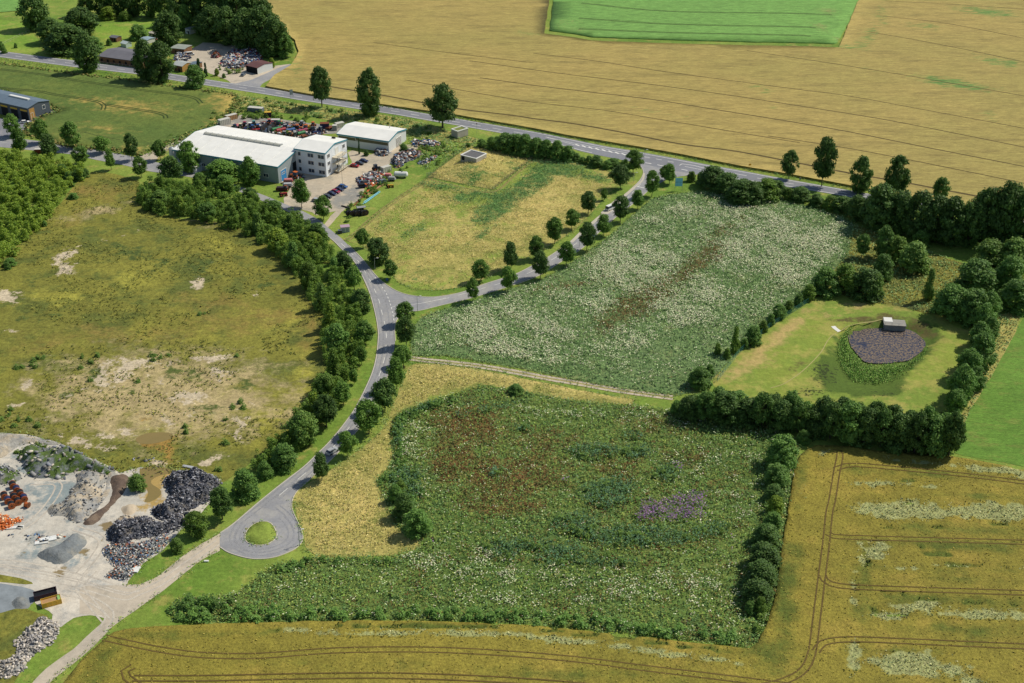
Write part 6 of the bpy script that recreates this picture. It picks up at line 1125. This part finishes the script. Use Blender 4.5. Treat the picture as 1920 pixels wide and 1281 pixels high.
for cx, cy, rx, ry, lb, pal in ((68,1010,26,10,'scattered white board scraps in the quarry yard',W5), (115,1003,9,6,'little heap of orange scraps in the quarry yard',[PAL['orange'], lin(200,140,110), PAL['pale']]), (20,1006,8,5,'dark blue scraps left of the board scraps',[PAL['navy'], PAL['slate']]), (270,862,30,4,'row of dark scraps at the scrub edge',W5)):
    Pq = Ws([(cx+rx*math.cos(t), cy+ry*math.sin(t)) for t in np.linspace(0, 6.28, 12, endpoint=False)]); o = chunks('scraps', Pq, lambda x, y: x*0, .9, .7, pal, None, label=lb, cat='scraps'); o.name = 'scrap_scatter'
for px, py, rz, L, w, c, lb in ((28,990,10,4.6,1.2,'white','long white panel below the orange heap'), (90,1012,20,4.5,2.2,'white','white board on the ground in the quarry yard'), (78,1018,15,3.6,1.6,'white','smaller white board left of the larger one'), (248,1068,-10,4,2.4,'white','white sheet at the front of the waste heap'), (352,876,-15,3.4,1.2,'silver','grey tipped frame behind the black heap'), (387,1053,0,1.2,.7,'white','small white litter on the grass near the turning loop'), (37,990,-10,1.6,1.2,'pale','small pale plate right of the white panel')):
    e = thing('scrap_board', px, py, rz, lb, 'board', 'boards in the quarry', z=.1); m = MB(); m.box(-L/2, L/2, -w/2, w/2, 0, .14).box(-L/2, L/2, -w/2, -w/2+.1, .14, .3); m.build('board', pm(c), e)
for i, (px, py, c, lb) in enumerate(((347,983,'dgrey','dark round drum at the end of the black heap'), (352,972,'slate','blue-grey drum beside the dark drum'))): reel(px, py, 30, c, 'black', lb, 'drums at the black heap', R=.9, wd=1.4, name='steel_drum')
o, P, zf = heap('stone_heap', [(62,1172),(70,1160),(90,1158),(108,1170),(110,1190),(98,1208),(76,1222),(56,1236),(48,1258),(30,1268),(10,1272),(-10,1268),(-14,1240),(8,1238),(26,1230),(30,1215),(24,1205),(40,1192),(48,1178)], 1.3, m_spoil, 'long heap of pale broken stone beside the quarry track', rough=1.2, seed=12, rs=2.5, slope=2.5)
chunks('broken_stone', P, zf, 4.5, .55, [lin(186, 178, 168), lin(164, 160, 158), lin(206, 198, 188), lin(130, 128, 128)], o)
pebble = Ws([(-30,868),(15,870),(24,880),(12,902),(-30,905)]); chunks('scraps', pebble, lambda x, y: x*0, 1.2, .7, [lin(150,152,156), lin(190,186,178), lin(104,108,116)], None, label='field of grey stones at the left quarry edge', cat='stones').name = 'stone_scatter'
# scrap heaps in the factory and behind the road
for nm, poly, h, pal, lb in (('scrap_heap', [(732,301),(748,290),(768,284),(790,288),(782,298),(760,306),(748,316),(738,312)], 1.5, W5+[PAL['rust'], PAL['brown']], 'dark metal scrap heap beside the yard track'),
    ('scrap_heap', [(702,283),(715,279),(728,284),(730,290),(718,294),(704,291)], 1.6, W5+[PAL['brown']], 'small scrap heap in front of the white storage hall'),
    ('scrap_heap', [(772,266),(790,264),(825,268),(820,274),(795,276),(775,275)], 1.2, W5+[PAL['blue'], PAL['brown']], 'low scrap heap in the grass right of the storage hall'),
    ('scrap_heap', [(785,306),(806,296),(818,292),(820,296),(804,306),(790,310)], .7, W5, 'flat pile of planks at the end of the scrap row'),
    ('scrap_heap', [(668,336),(690,326),(715,322),(722,330),(712,344),(690,352),(676,350)], .9, W5+[PAL['rust'], PAL['orange'], PAL['red']], 'low mixed scrap between the trailers'),
    ('scrap_heap', [(412,118),(425,104),(440,96),(465,92),(490,98),(494,110),(480,120),(462,126),(440,130),(420,126)], 2.2, W5+[PAL['white'], PAL['blue'], PAL['red'], PAL['white']], 'big colourful scrap heap behind the brown roofed shed'),
    ('scrap_heap', [(396,108),(402,100),(410,100),(412,107),(404,110)], 1.8, [PAL['brown'], PAL['rust'], PAL['pink']], 'small rusty heap left of the big scrap heap'),
    ('scrap_heap', [(325,112),(335,98),(352,96),(358,110),(345,116)], 1.0, W5+[PAL['brown'], PAL['pale']], 'clutter between the shelter and the timber shed'),
    ('scrap_heap', [(288,68),(300,64),(304,74),(292,78)], 1.2, W5+[PAL['brown']], 'clutter heap under the big garden tree'),
    ('scrap_heap', [(434,238),(470,234),(520,228),(580,236),(610,246),(600,256),(560,262),(500,250),(450,246)], .5, W5+[PAL['rust'], PAL['brown'], PAL['dgrey']], 'litter of machine parts covering the yard behind the hall'),
    ('scrap_heap', [(545,332),(560,326),(572,334),(560,340)], 1.0, W5+[PAL['rust'], PAL['orange'], PAL['black']], 'dark machine scrap at the hall corner')):
    o, P, zf = heap(nm, poly, h, m_blackh, lb, rough=.6, rs=2, slope=2, seed=len(lb)); chunks('scrap', P, zf, 1.6, .95, pal, o)
# ------------------------------------------------------------------ posts, lamps, signs, fences
def lamp(px, py, top, label, rz=0, arm=1.2):
    e = thing('street_lamp', px, py, rz, label, 'street lamp', 'street lamps'); h = hgt(py, top); MB().tube((0, 0, 0), (0, 0, h), .09, .06, 7).build('pole', m_steel, e)
    a = MB().tube((0, 0, h-.05), (arm, 0, h+.1), .05, n=6).build('arm', m_steel, e); MB().box(arm-.3, arm+.4, -.14, .14, h+.04, h+.18).build('lamp_head', m_frame, a)
for a in ((703,505,485,'street lamp below the double tree by the lane'), (783,584,556,'street lamp at the mouth of the tree-lined road'), (643,357,314,'tall lamp post in the middle of the factory yard'), (1188,342,325,'street lamp in front of the upper junction tree'), (1086,464,442,'street lamp beside the tree-lined road halfway up'), (562,1023,990,'street lamp at the outer edge of the turning loop'), (1207,285+22,283,'lamp at the main road junction')): lamp(*a)
def board(px, py, top, w, h, col, label, rz=0, name='sign_board', posts=2, cat='sign', stripes=None):
    e = thing(name, px, py, rz, label, cat); H = hgt(py, top)
    for x in ((-w/2, w/2) if posts == 2 else (0,)): MB().tube((x, .08, 0), (x, .08, H), .07, n=6).build('post', m_steel, e)
    MB().box(-w/2, w/2, -.05, .0, H-h, H).build('panel', pm(col), e)
    if stripes: MB().box(-w/2, w/2, -.08, -.053, H-h*.5-.06, H-h*.5+.06).build('joint', pm(stripes), e)
    return e
board(1272, 358, 335.5, 3.2, 3.9, 'lblue', 'large pale blue billboard at the head of the tree-lined road', 0, 'billboard', stripes='slate')
board(547, 184, 169.5, 1.6, 2.9, 'silver', 'white direction sign on the verge of the main road', 25, 'road_sign')
board(726, 528, 522, .9, 1.0, 'blue', 'small blue round sign at the lane verge', 0, 'road_sign', posts=1); board(1406, 314, 307.5, 1.2, 1.4, 'yellow', 'yellow town sign beyond the junction', 20, 'town_sign'); board(1500, 338, 333, .8, 1.0, 'grey', 'small grey roadside box sign beyond the hedge', 0, 'road_sign', posts=1); board(1115, 297, 291, 1, 1, 'pale', 'pale sign behind the roadside hedge', 0, 'road_sign', posts=1); board(894, 252, 233, .5, .5, 'rust', 'wooden pole beside the hedge with small plate', 0, 'pole', posts=1, cat='pole')
for i, f in enumerate(np.linspace(0, 1, 13)):
    px = -5+f*1120; py = float(np.interp(px, [p[0] for p in bl], [p[1] for p in bl]))+2.2; e = thing('delineator_post', px, py, 0, f'{ORD[i]} small white delineator post from the left along the main road', 'post', 'delineator posts')
    MB().prism([(-.08, 0), (.08, 0), (.07, 1.0), (-.07, 1.1)], -.06, .06).build('post', m_frame, e); MB().box(-.085, .085, -.07, -.062, .7, .88).build('reflector', pm('black'), e)
def fence(pts, label, mat, h=1.8, step=3.0, name='mesh_fence', wires=5, z0=0):
    P = resample(Ws(pts), step); e = empty(name, P[0][0], P[0][1], 0, 0, label, 'fence'); o = P[0]; wi = MB()
    for p in P: MB().tube((p[0]-o[0], p[1]-o[1], 0), (p[0]-o[0], p[1]-o[1], h), .05, n=5).build('post', mat, e)
    for a, b in zip(P[:-1], P[1:]):
        for k in range(wires): wi.obox((a[0]-o[0], a[1]-o[1]), (b[0]-o[0], b[1]-o[1]), .03, .04, .15+(h-.25)*k/(wires-1))
    wi.build('wire_mesh', mat, e)
fence([(1345,716),(1385,664),(1440,617),(1515,568)], 'green wire fence along the left side of the pond meadow', pm('teal'), 2.0, 2.5); fence([(1640,566),(1690,577),(1740,585)], 'low wire fence above the pond meadow', pm('dgrey'), 1.4, 3)
fence([(802,332),(923.5,356.5),(998.5,298)], 'wire fence along the front of the reservoir mound', pm('dgrey'), 1.8); fence([(802,332),(880,273.5),(998.5,298)], 'wire fence behind the reservoir mound', pm('dgrey'), 1.8)
fence([(-5,89),(20,76),(40,66),(55,60)], 'white rail fence on the garden slope', pm('pale'), 1.2, 3, wires=2); fence([(180,117),(265,128)], 'white roadside railing in front of the long timber shed', m_frame, 1.0, 2.5, 'road_railing', 2); fence([(322,139),(350,142)], 'dark railing in front of the small timber shed', pm('dgrey'), 1.0, 2.0, 'road_railing', 2)
e = thing('gate', 800, 334, 14, 'grey wire gate at the corner of the reservoir plot', 'gate'); MB().box(0, .12, 0, .12, 0, 2.6).box(4.6, 4.72, 0, .12, 0, 2.6).build('post', m_steel, e); g_ = MB(); [g_.box(.12+.45*k, .17+.45*k, .03, .08, .1, 2.3) for k in range(11)]; g_.box(.12, 4.6, .03, .08, 2.3, 2.38).box(.12, 4.6, .03, .08, .1, .18).build('gate_leaf', m_steel, e)
e = thing('box_planter', 1200, 303, 0, 'x', 'x') if False else None
